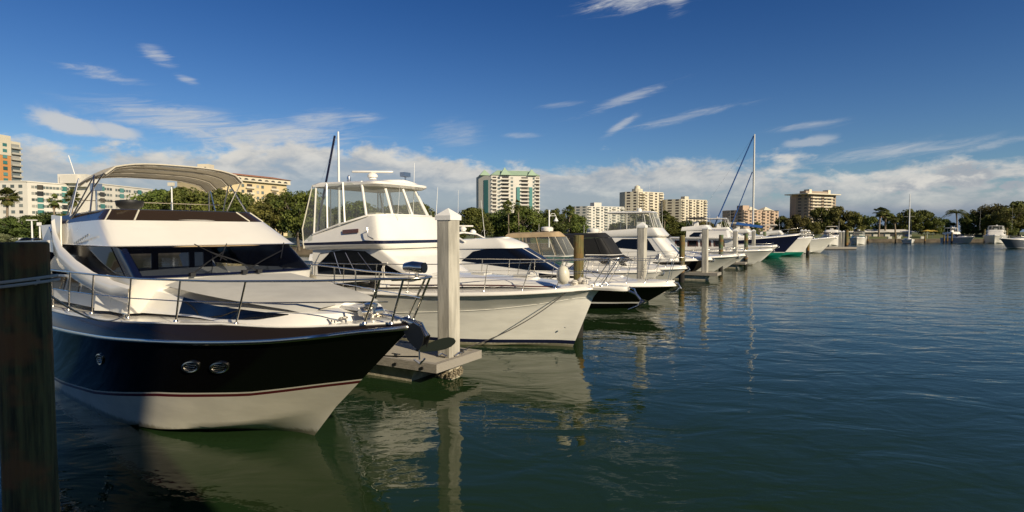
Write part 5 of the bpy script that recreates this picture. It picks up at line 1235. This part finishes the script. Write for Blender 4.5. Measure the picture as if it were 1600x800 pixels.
# left shore
for a in [('oak', -110, 322, 96, 'first beyond the left edge of the view', 1.2), ('dark', -190, 326, 94, 'second beyond the left edge of the view', 1.3), ('oak2', -290, 316, 92, 'third beyond the left edge of the view', 1.2), ('farg', 1700, 322, 205, 'first beyond the right edge of the view', 1.2), ('far', 1790, 324, 210, 'second beyond the right edge of the view', 1.2),
          ('dark', -40, 330, 98, 'cut by the left edge of the photo below the orange tower', 1.2), ('dark', 18, 336, 100, 'left of the leftmost cabbage palm below the white apartments', 1.1), ('dark', 62, 330, 106, 'between the first two palms below the white apartments', 1.2), ('oak', 98, 334, 112, 'between the second and third palms', 1.2), ('dark', 135, 328, 108, 'behind the fin of the black yacht', 1.1),
          ('silver', 92, 350, 90, 'low beside the lamp posts, left of the black yacht', .95), ('silver', 5, 364, 88, 'low at the left edge, just above the dark pile', 1.1),
          ('dark', 178, 326, 104, 'behind the black console dome', 1.2), ('oak', 245, 296, 96, 'under the left part of the off-white bimini', 1.05), ('oak', 290, 292, 92, 'under the middle of the off-white bimini', .9), ('olive', 335, 294, 97, 'under the right part of the off-white bimini', 1.1),
          ('oak', 378, 300, 92, 'just right of the bimini corner', .8), ('olive', 408, 314, 85, 'below the yellow building', .9), ('oak2', 438, 300, 90, 'below the right end of the yellow building', .78), ('oak2', 466, 295, 84, 'with visible forked trunk left of the white yacht', .85),
          ('dark', 508, 318, 104, 'seen through the aft clear panels of the white yacht', 1.2), ('oak', 556, 314, 108, 'seen through the front clear panels of the white yacht', 1.2), ('dark', 604, 318, 112, 'behind the middle of the clear enclosure', 1.2), ('oak', 652, 316, 115, 'behind the right side of the clear enclosure', 1.1),
          ('dark', 700, 330, 118, 'behind the nearest concrete pile', 1.0), ('oak', 742, 324, 126, 'left of the teal and white tower base', 1.1), ('dark', 778, 326, 132, 'under the teal and white tower', 1.1), ('oak', 822, 322, 128, 'under the right part of the teal and white tower', 1.2), ('dark', 862, 330, 134, 'behind the curved lamp post', 1.1), ('tall', 868, 325, 150, 'peeking above its neighbours right of the tower', .9), ('oak', 898, 334, 138, 'in front of the low white block', 1.0),
          ('dark', 1012, 336, 150, 'beneath the first cream block', 1.3), ('oak', 1042, 337, 153, 'between the two cream blocks', 1.2), ('dark', 1068, 343, 155, 'left beneath the second cream block', 1.3), ('olive', 1098, 345, 165, 'beneath the second cream block', 1.3), ('dark', 965, 346, 148, 'behind the clear enclosed bridge', 1.0),
          ('far', 1130, 346, 185, 'left of the tan block', .8), ('farg', 1182, 346, 200, 'below the tan block', .7), ('far', 1222, 337, 205, 'between the tan block and the slab roofed block', .62), ('faro', 1246, 335, 200, 'orange tinged, below the slab roofed block', .9), ('far', 1282, 324, 215, 'right below the slab roofed block', .75), ('faro', 1308, 322, 213, 'highest of the clump right of the slab roofed block', .8), ('faro', 1332, 330, 210, 'right flank of the clump', .8), ('olive', 1272, 346, 196, 'yellow green low in the clump', .8),
          ('farg', 1352, 336, 214, 'light green right of the clump', .6), ('far', 1362, 338, 226, 'behind the boathouse', .9), ('far', 1392, 334, 222, 'beside the big palms', .8), ('farg', 1420, 326, 216, 'behind the sailboat mast', .85), ('far', 1440, 328, 220, 'right of the sailboat mast', .9), ('farg', 1462, 338, 214, 'above the yellow parasols', .8), ('far', 1478, 342, 224, 'left of the coconut palm', .8),
          ('far', 1512, 346, 214, 'right of the coconut palm', .7), ('airy', 1552, 317, 212, 'over the sportfishing boat', .85), ('airy', 1528, 326, 216, 'with bare limbs left of the sportfishing boat', .8), ('far', 1592, 314, 206, 'tallest at the right edge', .9), ('airy', 1578, 322, 200, 'second from the right edge', .8), ('far', 1575, 345, 198, 'low behind the dark hulled boat', .8), ('far', 1630, 318, 200, 'cut by the right edge', 1.0), ('far', 1536, 340, 218, 'low, behind the flybridge boat', .9), ('farg', 1518, 334, 214, 'filling the gap right of the coconut palm', .8), ('farg', 1548, 334, 208, 'behind the sportfishing boat, left side', .8), ('far', 1562, 338, 205, 'behind the sportfishing boat, right side', .8)]: T_(*a)
for a in [('palm', 9, 295, 103, 'leftmost, against the white apartments', 1.15), ('palm2', 82, 304, 100, 'second from the left, against the white apartments', .82), ('palm', 112, 298, 101, 'third from the left, against the white apartments', .85),
          ('palm', 795, 314, 124, 'left of the pair in front of the teal tower', .82), ('palm2', 811, 313, 124, 'right of the pair in front of the teal tower', .82), ('palm', 889, 322, 136, 'right of the curved lamp post', .8),
          ('palm2', 992, 330, 140, 'left of the group under the first cream block', .9), ('palm', 1006, 336, 142, 'second of the group under the first cream block', .9), ('palm2', 1022, 328, 144, 'third of the group under the first cream block', .9), ('palm', 1038, 330, 146, 'last of the group under the first cream block', .9),
          ('palm', 1374, 325, 205, 'left of the big palms by the boathouse', 1.8), ('palm2', 1384, 328, 208, 'right of the big palms by the boathouse', 1.7), ('palm2', 1400, 338, 204, 'low palm beside the boathouse', 1.6), ('coco', 1497, 324, 196, 'with drooping feathery fronds above the flybridge boat', 1.35)]: T_(*a)

# ------------------------------------------------------------------ buildings
B_WHITE = mat('stucco_white', (.66, .63, .56), .85, var=.08, vscale=.15); B_CREAM = mat('stucco_cream', (.66, .60, .46), .85, var=.1, vscale=.1); B_YEL = mat('stucco_yellow', (.66, .54, .32), .85, var=.12, vscale=.1)
B_OR = mat('stucco_orange', (.58, .28, .10), .85, var=.08, vscale=.1); B_GREY = mat('stucco_grey', (.45, .44, .38), .85, var=.08, vscale=.1); B_TAN = mat('stucco_terracotta', (.50, .37, .27), .85, var=.1, vscale=.1); B_BR = mat('stucco_brown', (.34, .27, .20), .85, var=.1, vscale=.1)
def wmat(name, col, blind, rough=.15):
    m = mat(name, col, rough); T = NT(m.node_tree); oi = T.node('ShaderNodeObjectInfo'); b = T.n['Principled BSDF']
    r = oi.outputs['Random']; c = T.mix(T.ss(r, .55, 1.0), col, blind); T.l.new(T.mix(T.ss(r, .35, .0), c, tuple(q * .35 for q in col)), b.inputs['Base Color']); return m
W_DARK = wmat('window_dark', (.03, .035, .04), (.10, .09, .07)); W_TEAL = wmat('window_teal', (.05, .19, .18), (.12, .28, .26)); W_GR = wmat('window_grey', (.13, .16, .16), (.36, .35, .31)); W_SHADE = wmat('window_brown', (.07, .055, .045), (.20, .17, .13), .3)
ROOFT = mat('terracotta_tiles', (.42, .16, .08), .8, var=.2, vscale=.5); ROOFG = mat('green_copper_roof', (.33, .45, .32), .6, var=.1, vscale=.2); DECKC = mat('balcony_concrete', (.62, .57, .46), .8)
def bld(name, label, A, Bp, dep, z1, wallm):
    """facade from A to B (left to right as seen), depth behind; returns root (x along facade, y behind)"""
    A, Bp = Vector(A), Vector(Bp); d = Bp - A; t = thing(name, label, 'building', (A.x, A.y, 1.1), math.atan2(d.y, d.x)); W = d.length
    MB().box((W / 2, dep / 2, z1 / 2), (W, dep, z1)).build('wall', wallm, t, smooth=False)
    return t, W
def wins(t, xs, zs, w, h, m, y=0., name='window', cap=100, side=False, T=.16, skip=None, sill=None):
    n = 0
    me = None
    for z in zs:
        for x in xs:
            if n >= cap: return
            if skip and skip(x, z): continue
            if me is None:
                o = MB().box((0, 0, 0), (w, T, h)).build(name, m, t, smooth=False); me = o.data
            else: o = bpy.data.objects.new(name, me); C.objects.link(o); o.parent = t
            o.location = (x, y - .02, z)
            if side: o.rotation_euler = (0, 0, R(90)); o.location = (y - .02, x, z)
            n += 1
def balcony(t, x0, x1, zs, out=1.4, m=DECKC, rail=1.0, y=0., name='balcony'):
    for z in zs:
        q = MB().box(((x0 + x1) / 2, y - out / 2, z), (x1 - x0, out, .22)).box(((x0 + x1) / 2, y - out + .05, z + rail / 2), (x1 - x0, .08, rail)); q.build(name, m, t, smooth=False)
def PX(px, d): p = D(px, HOR, d); return (p.x, d)
# 1 orange tower
t, W = bld('apartment_tower', 'orange and cream apartment tower at the left edge with stacked balconies', PX(-60, 285), PX(21, 312), 22, D(0, 207, 300).z - 1.1, B_OR)
zt_ = D(0, 207, 300).z - 1.1
MB().box((W / 2, 10.9, zt_ - 5.2), (W + .3, 22.3, 10.6)).build('upper_wall', B_CREAM, t, smooth=False)
zf = [zt_ - 5 - 3.1 * k for k in range(12)]
wins(t, [W - 3.4, W - 10, W - 17], zf, 2.4, 1.7, W_TEAL, -.2); 
MB().box((W + 3.2, 9, (zt_ - 2.4) / 2), (6.3, 17, zt_ - 2.4)).build('side_wing', B_CREAM, t, smooth=False)
wins(t, [W + 3.0], [z + .2 for z in zf], 5.0, 2.1, W_GR, .5 - .1, 'balcony_glazing'); balcony(t, W + .3, W + 6.2, [z - 1.2 for z in zf], 1.3, B_GREY, .9, .5)
# 2 white apartments in three stepped wings
def apart(label, x0, d0, x1, d1, ty, m=B_WHITE, seed=0):
    z1 = D(x0, ty, d0).z - 1.1; t, W = bld('apartment_block', label, PX(x0, d0), PX(x1, d1), 16, z1, m); rs = random.Random(seed)
    MB().box((W / 2, 8, z1 + .25), (W + .6, 16.6, .5)).build('parapet', m, t, smooth=False)
    zs = [z1 - 2.0 - 2.9 * k for k in range(8)]
    return t, W, zs, z1, rs
t, W, zs, z1, rs = apart('plain white apartment wing with few windows, left of the white apartments', -60, 262, 45, 262, 284)
wins(t, [W * f for f in (.50, .66, .78, .90)], zs, 1.7, 1.4, W_GR, skip=lambda x, z: False)
t, W, zs, z1, rs = apart('long white apartment block with teal panels beyond the palms', 45, 262, 150, 290, 284.5)
n_ = 20; cols = [W * (i + .5) / n_ for i in range(n_)]
wins(t, [cols[i] for i in (3, 10, 15)], zs, 2.6, 2.2, W_TEAL, name='teal_panel', skip=lambda x, z: (int(z * 7 + x) % 3) == 0); wins(t, [cols[i] for i in (3, 10, 15)], zs, 2.6, 2.2, W_DARK, name='balcony_opening', skip=lambda x, z: (int(z * 7 + x) % 3) != 0)
wins(t, [cols[i] for i in (1, 2, 4, 5, 6, 7, 8, 9, 11, 12, 13, 16, 17)], zs[:6], 1.25, 1.2, W_GR)
t, W, zs, z1, rs = apart('right wing of the white apartments with teal panels, seen behind the bimini legs', 150, 280, 240, 322, 287, seed=3)
MB().box((W * .05, 10, z1 + 2.0), (12.5, 8, 4)).build('roof_room', B_WHITE, t, smooth=False)
cols = [W * (i + .5) / 22 for i in range(22)]
wins(t, [cols[i] for i in (2, 9, 16)], zs, 3.0, 2.2, W_TEAL, name='teal_panel', skip=lambda x, z: (int(z * 5 + x) % 3) == 0); wins(t, [cols[i] for i in (2, 9, 16)], zs, 3.0, 2.2, W_DARK, name='balcony_opening', skip=lambda x, z: (int(z * 5 + x) % 3) != 0)
wins(t, [cols[i] for i in range(22) if i not in (2, 9, 16, 13, 6)], zs[:5], 1.4, 1.2, W_GR)
pr = thing('roof_house', 'white penthouse block with slanted antenna pole on the white apartments', 'building', (D(122, 288, 282).x, 282, D(122, 288, 282).z - 1.0)); MB().box((0, 0, 2.6), (13.5, 8, 6)).build('wall', B_WHITE, pr, smooth=False); MB().tube([(-1.2, 0, 5), (-4.2, 0, 15)], .18, 6).build('pole', CAPW, pr)
# 3 yellow, arched top floor, tiled roof
z1 = D(330, 268, 275).z - 1.1
t, W = bld('apartment_block', 'pale yellow apartment block with arched top floor openings and tiled roof', PX(318, 272), PX(449, 318), 18, z1, B_YEL)
r = MB(); r.box((W / 2, 8.5, z1 - 1.7), (W + 2.6, 20, 2.5)); r.build('arcade_band', B_CREAM, t, smooth=False)
q = MB(); q.add([(-1.9, -2.2, z1 - .45), (W + 2.2, -2.2, z1 - .45), (W + 2.2, 19.5, z1 - .45), (-1.9, 19.5, z1 - .45), (3, 7, z1 + 1.3), (W - 3, 7, z1 + 1.3)], [(0, 1, 5, 4), (1, 2, 5), (2, 3, 4, 5), (3, 0, 4), (0, 3, 2, 1)]); q.build('roof', ROOFT, t, smooth=False)
am = None
for k in range(12):
    x = W * (k + .5) / 12; a = MB(); a.slab([(x - 1.3, -1.56, z1 - 2.3), (x + 1.3, -1.56, z1 - 2.3), (x + 1.25, -1.56, z1 - 2.0), (x + .8, -1.56, z1 - 1.6), (x, -1.56, z1 - 1.42), (x - .8, -1.56, z1 - 1.6), (x - 1.25, -1.56, z1 - 2.0)], (0, .1, 0)); a.build('arched_window', W_DARK, t, smooth=False)
zs = [z1 - 5.2 - 2.95 * k for k in range(7)]
wins(t, [W * f for f in (.06, .3, .44, .62, .68)], zs, 1.6, 1.5, W_GR); wins(t, [W * f for f in (.18, .52, .83)], zs, 3.2, 2.0, W_SHADE, name='balcony_opening'); 
for f in (.18, .52, .83): balcony(t, W * f - 2.6, W * f + 2.6, [z - 1.2 for z in zs], .9, B_CREAM, .9)
tw = thing('roof_tower', 'small square stair tower on the left end of the pale yellow building', 'building', (D(320, 264, 276).x, 276, z1)); MB().box((0, 1, 2.2), (5.4, 5, 4.8)).build('wall', B_CREAM, tw, smooth=False); wins(tw, [-1.2, 1.0], [2.6], .9, 1.2, W_DARK, -1.5)
# 4 teal and white tower
d = 465; z1 = D(800, 273, d).z - 1.1
A = PX(768, d); Bq = PX(843, d + 8)
t, W = bld('condo_tower', 'tall white and teal glass condominium tower with pointed green roofs', A, Bq, 24, z1, B_WHITE)
wing = MB(); wing.add([(0, 0, 0), (-9.2, 9, 0), (-9.2, 22, 0), (0, 22, 0), (0, 0, z1 - .5), (-9.2, 9, z1 - .5), (-9.2, 22, z1 - .5), (0, 22, z1 - .5)], [(0, 4, 5, 1), (1, 5, 6, 2), (4, 7, 6, 5), (2, 6, 7, 3)]); wing.build('west_wing', B_WHITE, t, smooth=False)
zs = [z1 - 2.4 - 2.95 * k for k in range(17)]
for f in (.0, .245, .84): pass
MB().box((W * .55, -.4, z1 * .42), (2.6, 1, z1 * .76)).box((W * .81, -.4, z1 * .42), (2.6, 1, z1 * .76)).build('teal_glazing', W_TEAL, t, smooth=False)
MB().slab([(-2.3, 2.15, 8), (-5.4, 5.2, 8), (-5.4, 5.2, z1 - 4), (-2.3, 2.15, z1 - 4)], (-.1, -.1, 0)).build('teal_glazing', W_TEAL, t, smooth=False)
wins(t, [W * .15], zs, 2.0, 1.7, W_GR); wins(t, [W * .42], zs, 2.0, 1.7, W_GR); wins(t, [W * .875], zs, 1.6, 1.7, W_GR)
for x0, x1, o_ in ((.01, .11, 1.2), (.20, .37, 2.6), (.60, .77, 2.0), (.91, 1.0, 1.6)):
    balcony(t, W * x0, W * x1, [z - 1.3 for z in zs], o_, B_WHITE, .9); wins(t, [W * (x0 + x1) / 2], zs, W * (x1 - x0) * .8, 1.9, W_SHADE, name='balcony_opening')
q = MB(); q.add([(-.5, -.8, z1 - .2), (W + .5, -.8, z1 - .2), (W + .5, 24.5, z1 - .2), (-.5, 24.5, z1 - .2), (6, 8, z1 + 4.4), (W - 5, 8, z1 + 4.4)], [(0, 1, 5, 4), (1, 2, 5), (2, 3, 4, 5), (3, 0, 4)]); q.build('roof', ROOFG, t, smooth=False)
for x, y, w_, h_ in ((-4.2, 9, 9.0, 5.0), (W * .28, 2, 8.5, 6.5), (W * .84, 2, 8, 5.5)):
    q = MB(); k = w_ / 2; q.add([(x - k, y - k, z1 - .1), (x + k, y - k, z1 - .1), (x + k, y + k, z1 - .1), (x - k, y + k, z1 - .1), (x, y, z1 - .1 + h_)], [(0, 1, 4), (1, 2, 4), (2, 3, 4), (3, 0, 4)]); q.build('roof_spire', ROOFG, t, smooth=False)
# 5..8 farther blocks
def block(label, x0, xc, x1, ty, d, wallm, nfl, fh, ncol, wm, style='balc', roof=None, name='condo_block', corner=True):
    """x0..xc shaded left flank, xc..x1 front"""
    z1 = D(xc, ty, d).z - 1.1; a = PX(xc, d); b = PX(x1, d * 1.03); t, W = bld(name, label, a, b, 4, z1, wallm)
    ang = math.atan2(b[1] - a[1], b[0] - a[0]); w2 = (xc - x0) / FPX * d
    dy = w2 * 1.2; ux = max(0, (x0 - 800) / FPX); w2 = max(w2 - dy * ux, .6); rx = -w2 + 12 * ux
    if w2 > .5:
        q = MB(); q.add([(0, 0, 0), (-w2, dy, 0), (rx, dy + 12, 0), (W, dy + 12, 0), (W, 0, 0), (0, 0, z1), (-w2, dy, z1), (rx, dy + 12, z1), (W, dy + 12, z1), (W, .0, z1)], [(0, 5, 6, 1), (1, 6, 7, 2), (3, 8, 9, 4), (5, 9, 8, 7, 6), (2, 7, 8, 3)]); q.build('flank_wall', wallm, t, smooth=False)
        for k in range(min(nfl, 14)):
            z = z1 - fh * (k + .55)
            for f0, f1 in ((.15, .35), (.6, .85)):
                n_ = Vector((-dy, -w2, 0)).normalized() * .15; p0 = Vector((-w2 * f0, dy * f0, z)) ; p1 = Vector((-w2 * f1, dy * f1, z)); u_ = Vector((0, 0, fh * .5))
                MB().slab([p0 + n_, p1 + n_, p1 + n_ + u_, p0 + n_ + u_], -n_ * .8).build('flank_window', wm, t, smooth=False)
    zs = [z1 - fh * (k + .55) for k in range(nfl)]
    if style == 'balc':
        for k in range(ncol):
            x0_, x1_ = W * (k + .08) / ncol, W * (k + .92) / ncol
            if k % 2 == 0: balcony(t, x0_, x1_, [z - fh * .4 for z in zs], 1.6, wallm, 1.0)
            wins(t, [(x0_ + x1_) / 2], zs, (x1_ - x0_) * (.9 if k % 2 == 0 else .5), fh * .55, wm, cap=24)
    else:
        wins(t, [W * (k + .5) / ncol for k in range(ncol)], zs, W / ncol * .6, fh * .55, wm)
    return t, W, z1
t, W, z1 = block('low white block with grid windows behind the clear enclosed bridge', 903, 918, 975, 322, 600, B_WHITE, 9, 2.9, 9, W_GR)
MB().box((W * .3, 6, z1 + 1.5), (9, 8, 5)).build('roof_room', B_WHITE, t, smooth=False)
t, W, z1 = block('cream rounded balcony block, taller of the middle pair', 982, 997, 1036, 299, 640, B_CREAM, 13, 3.1, 5, W_SHADE)
q = MB(); q.lathe([(6, 0), (6, 3), (3.4, 3.2), (3.0, 6.0), (.2, 7.5)], (W * .1, 6, z1), 12); q.build('roof_turret', B_CREAM, t, smooth=False)
for k in range(11): MB().lathe([(3.4, 0), (3.5, .9), (3.3, .95)], (W * .18, -.6, z1 - 3.1 * (k + 1)), 14).build('round_balcony', B_CREAM, t, smooth=False)
t, W, z1 = block('cream slab block with even balconies, right of the rounded one', 1046, 1064, 1104, 311, 640, B_CREAM, 11, 3.0, 7, W_SHADE)
MB().box((W * .28, 6, z1 + 1.4), (6, 6, 4)).build('roof_room', B_CREAM, t, smooth=False)
t, W, z1 = block('low tan and terracotta block behind the tall mast', 1142, 1162, 1216, 328, 560, B_TAN, 7, 3.0, 8, W_SHADE)
for f in (.25, .68): q = MB(); q.add([(W * f - 6, -1, z1), (W * f + 6, -1, z1), (W * f + 6, 9, z1), (W * f - 6, 9, z1), (W * f, 3, z1 + 3.6)], [(0, 1, 4), (1, 2, 4), (2, 3, 4), (3, 0, 4)]); q.build('gable_roof', B_CREAM, t, smooth=False)
MB().box((W * .1, 6, z1 + 2), (8, 8, 5)).build('roof_room', B_TAN, t, smooth=False)
t, W, z1 = block('slab roofed brown and cream high block above the trees on the right', 1248, 1263, 1305, 304, 560, B_BR, 13, 3.0, 6, W_DARK)
MB().box((W / 2 - 4, 8, z1 + .6), (W + 9, 26, .9)).build('roof_slab', B_CREAM, t, smooth=False)
MB().box((W * .15, 6, z1 + 3), (3.5, 6, 5)).box((W * .85, 6, z1 + 3), (3.5, 6, 5)).build('roof_tower', B_CREAM, t, smooth=False); MB().box((W * .45, 7, z1 + 2.4), (W * .9, 7, 3.0)).build('roof_room', B_BR, t, smooth=False)
for k in range(12):
    MB().box((W * .22, -1.0, z1 - 3.0 * k - 2.6), (W * .30, 1.8, 1.2)).build('balcony', B_CREAM, t, smooth=False); MB().box((W * .66, -1.0, z1 - 3.0 * k - 2.6), (W * .34, 1.8, 1.2)).build('balcony', B_CREAM, t, smooth=False)
# boathouse and low walls on the right shore
p = D(1378, 362, 206); bh = thing('boathouse', 'long low white roofed boathouse behind the lawn on the right', 'building', (p.x, 206, 1.1)); MB().box((0, 4, 1.1), (22, 7, 2.2)).build('wall', B_GREY, bh, smooth=False)
q = MB(); q.add([(-12, -.6, 2.2), (12, -.6, 2.2), (12, 8.6, 2.2), (-12, 8.6, 2.2), (-11, 4, 3.2), (11, 4, 3.2)], [(0, 1, 5, 4), (1, 2, 5), (2, 3, 4, 5), (3, 0, 4), (0, 3, 2, 1)]); q.build('roof', B_WHITE, bh, smooth=False); wins(bh, [-9, -4.5, 0, 4.5, 9], [1.2], 2.2, 1.2, W_SHADE, .48)
HEDGE = mat('rust_hedge', (.20, .08, .03), .9, col2=(.08, .08, .02), vscale=.8)
for k in range(2):
    pp = D(1449 + 8 * k, 362, 200 + k); u = thing('parasol', ['left', 'right'][k] + ' of two small yellow parasols on the lawn', 'parasol', (pp.x, 200 + k, 1.1), 0, 'yellow parasols'); MB().lathe([(.02, 3.1), (1.7, 2.6), (1.65, 2.5)], (0, 0, 0), 10).build('canopy', mat('yellow_canvas', (.6, .42, .08), .8), u, smooth=False); MB().tube([(0, 0, 0), (0, 0, 3)], .04, 5).build('pole', CAPW, u)
for k, (px, d_) in enumerate(((1354, 193), (1404, 193), (1441, 193.5), (1390, 193))):
    pp = D(px, 370, d_); u = MB().box((0, 0, .4), (1.3, .5, .8)).box((0, -.28, .4), (1.0, .05, .55)).build('utility_box', B_GREY, None, smooth=False); u.location = (pp.x, d_, 1.1); tag(u, ['white utility box nearest the outermost dock', 'white box on the lawn left of the sailboat', 'white box on the lawn below the yellow parasols', 'white box under the big palms'][k], 'utility box', 'white boxes on the lawn')
def post(px, wy, ty, label, m=TIMBER, r=.22):
    p = G(px, wy); z = D(px, ty, p.y).z; o = MB().tube([(0, 0, -1), (0, 0, z)], [r, r * .9], 8).build('timber_pile', m, None); o.location = (p.x, p.y, 0); tag(o, label, 'pile', 'far mooring piles')
for k, (px, ty) in enumerate(((1356, 368), (1399, 366), (1445, 367), (1475, 367), (1480, 366), (1487, 363), (1538, 358), (1573, 356))):
    post(px, 380.2 if px < 1500 else 380, ty, ['dark mooring pile right of the cruiser with black canopy', 'pale mooring pile left of the sailboat', 'pale mooring pile right of the sailboat', 'first of three mooring piles left of the flybridge boat', 'second of three mooring piles left of the flybridge boat', 'tallest of three mooring piles left of the flybridge boat', 'mooring pile left of the sportfishing boat', 'mooring pile right of the sportfishing boat'][k])
# lamp posts
def lamp(px, ty, d, label, kind):
    p = D(px, ty, d); h = p.z - 1.1; t = thing('lamp_post', label, 'lamp post', (p.x, d, 1.1), 0, 'lamp posts')
    MB().tube([(0, 0, 0), (0, 0, h)], [.13, .10], 8).build('pole', CAPW, t)
    if kind == 'curve':
        MB().tube([(0, 0, h - 1.2), (.35, 0, h - .55), (.8, 0, h - .55), (1.05, 0, h - 1.0)], .05, 6).tube([(0, 0, h - .9), (.95, 0, h - .9)], .04, 6).build('arm', CAPW, t)
        MB().lathe([(.05, .55), (.12, .35), (.30, .05), (.38, -.1)], (1.05, 0, h - 1.6), 12).build('lamp_shade', CAPW, t); MB().lathe([(.28, 0), (.2, -.14), (.02, -.2)], (1.05, 0, h - 1.7), 10).build('lens', mat('milky_lens', (.7, .7, .65), .4), t)
    elif kind == 'T': MB().box((0, 0, h), (1.5, .3, .14)).build('lamp_head', CAPW, t)
    else: MB().box((0, -.1, h), (.9 if kind == 'flood' else .5, .3, .5)).build('lamp_head', CAPW if kind != 'flood' else DECKC, t)
lamp(858, 328, 88, 'white harbour lamp post with curved arm and bell shade', 'curve'); lamp(49.5, 344, 88, 'thin lamp post with T shaped head left of the silvery tree', 'T'); lamp(62, 350, 88, 'short lamp post beside the T headed one', 'head'); lamp(268, 288, 86, 'tall floodlight post under the bimini', 'flood')
# parked car and a few at the shore
CARP = mat('car_paint_blue', (.06, .09, .16), .3, coat=.8); CARW = mat('car_paint_white', (.6, .6, .58), .3, coat=.8)
def car(px, d, m, label, rz=0.):
    p = D(px, 370, d); t = thing('parked_car', label, 'car', (p.x, d, 1.1), rz, 'cars parked on the left shore')
    prof = [(-2.2, .35), (-2.25, .75), (-2.1, .95), (-1.3, 1.02), (-.7, 1.42), (.7, 1.45), (1.4, 1.05), (2.15, .9), (2.25, .5), (2.2, .3)]
    MB().slab([(x, -.88, z) for x, z in prof], (0, 1.76, 0)).build('body', m, t, 30)
    MB().slab([(-1.2, -.89, 1.02), (-.7, -.84, 1.36), (.62, -.84, 1.38), (1.2, -.89, 1.04)], (0, 1.78, 0)).build('window', GLASS, t)
    MB().slab([(1.42, -.72, 1.06), (.76, -.66, 1.44), (.76, .66, 1.44), (1.42, .72, 1.06)], (.02, 0, .02)).build('windshield', GLASS, t)
    for x in (-1.4, 1.4):
        for y in (-.82, .82):
            w = MB().tube([(x, y - .1, .32), (x, y + .1, .32)], .32, 16).build('wheel', RUBBER, t, 40); MB().tube([(x, y - .12, .32), (x, y + .12, .32)], .18, 10).build('rim', STEELD, w)
    for y in (-.62, .62): MB().box((2.22, y, .68), (.08, .3, .14)).build('headlight', CAPW, t)
car(48, 87, CARP, 'dark blue parked car seen just above the dark timber pile', R(-80)); car(32, 90, CARW, 'white parked car left of the dark blue one', R(10)); car(458, 92, CARW, 'white parked car beneath the forked tree left of the white yacht', R(5))
# ------------------------------------------------------------------ boats across the basin
cruiser('motor_yacht', 'white motor yacht facing the camera at the far floating dock', 'motor yacht', G(1296, 384), 122, 14, 2.3, 2.6, 2.0, 1.6, WHITE, 'sportfish', opts=dict(front=GLASS, top='canvas', canvas=CANVW, len=5, flare=1.3, rail=0), group='boats across the basin')
cruiser('express_cruiser', 'white cruiser with black canopy facing the camera by the far dock', 'motor boat', G(1339, 382), 124, 10, 2.1, 1.9, 1.4, 1.2, WHITE, 'bimini', opts=dict(canvas=CANVK, rail=0, h=1.9), group='boats across the basin')
t9 = thing('sailboat', 'small white sailboat with blue cover moored by the far lawn', 'sailboat', (*G(1424, 381)[:2], 0), -R(112), 'sailboats'); small_hull(t9, 8, 1.5, 1.1, WHITE)
zt = D(1414, 304, 170).z
mast(t9, -3.0, 0, 1.4, zt - 1.4, .14, CAPW, ((.5, 1.3),), stays=[((-3.0, 0, zt), (.2, 0, 1.3)), ((-3.0, 0, zt), (-7.4, 0, 1.2))]); MB().tube([(-3.1, 0, 2.5), (-6.6, 0, 2.3)], [.35, .2], 8).build('sail_cover', CANVB, t9)
cruiser('motor_yacht', 'white flybridge boat with hardtop moored beneath the coconut palm', 'motor yacht', G(1515, 380.5), 88, 10.5, 2.0, 2.0, 1.5, 1.5, mat('gelcoat_pale_grey', (.45, .46, .46), .3, coat=.4), 'sportfish', opts=dict(front=GLASS, top='hard', clear=0, len=5, rail=1), group='boats across the basin')
cruiser('sportfish_boat', 'white sportfishing boat with outriggers seen head on near the right edge', 'motor boat', G(1554, 380.5), 131, 14, 3.0, 2.4, 2.2, 1.6, WHITE, 'sportfish', opts=dict(front=WHITE, top='hard', clear=1, len=5.5, rail=0, ant=[(-1, 1.25, 8), (-1, -1.25, 8)]), group='boats across the basin')
cruiser('motor_boat', 'dark grey hulled boat entering from the right edge, bow to the left', 'motor boat', G(1574, 388.5), 176, 11, 1.9, 2.1, 1.6, 1.7, mat('gelcoat_slate', (.12, .14, .17), .3, coat=.5), 'bimini', opts=dict(house=.5, canvas=CANVW), group='boats across the basin')
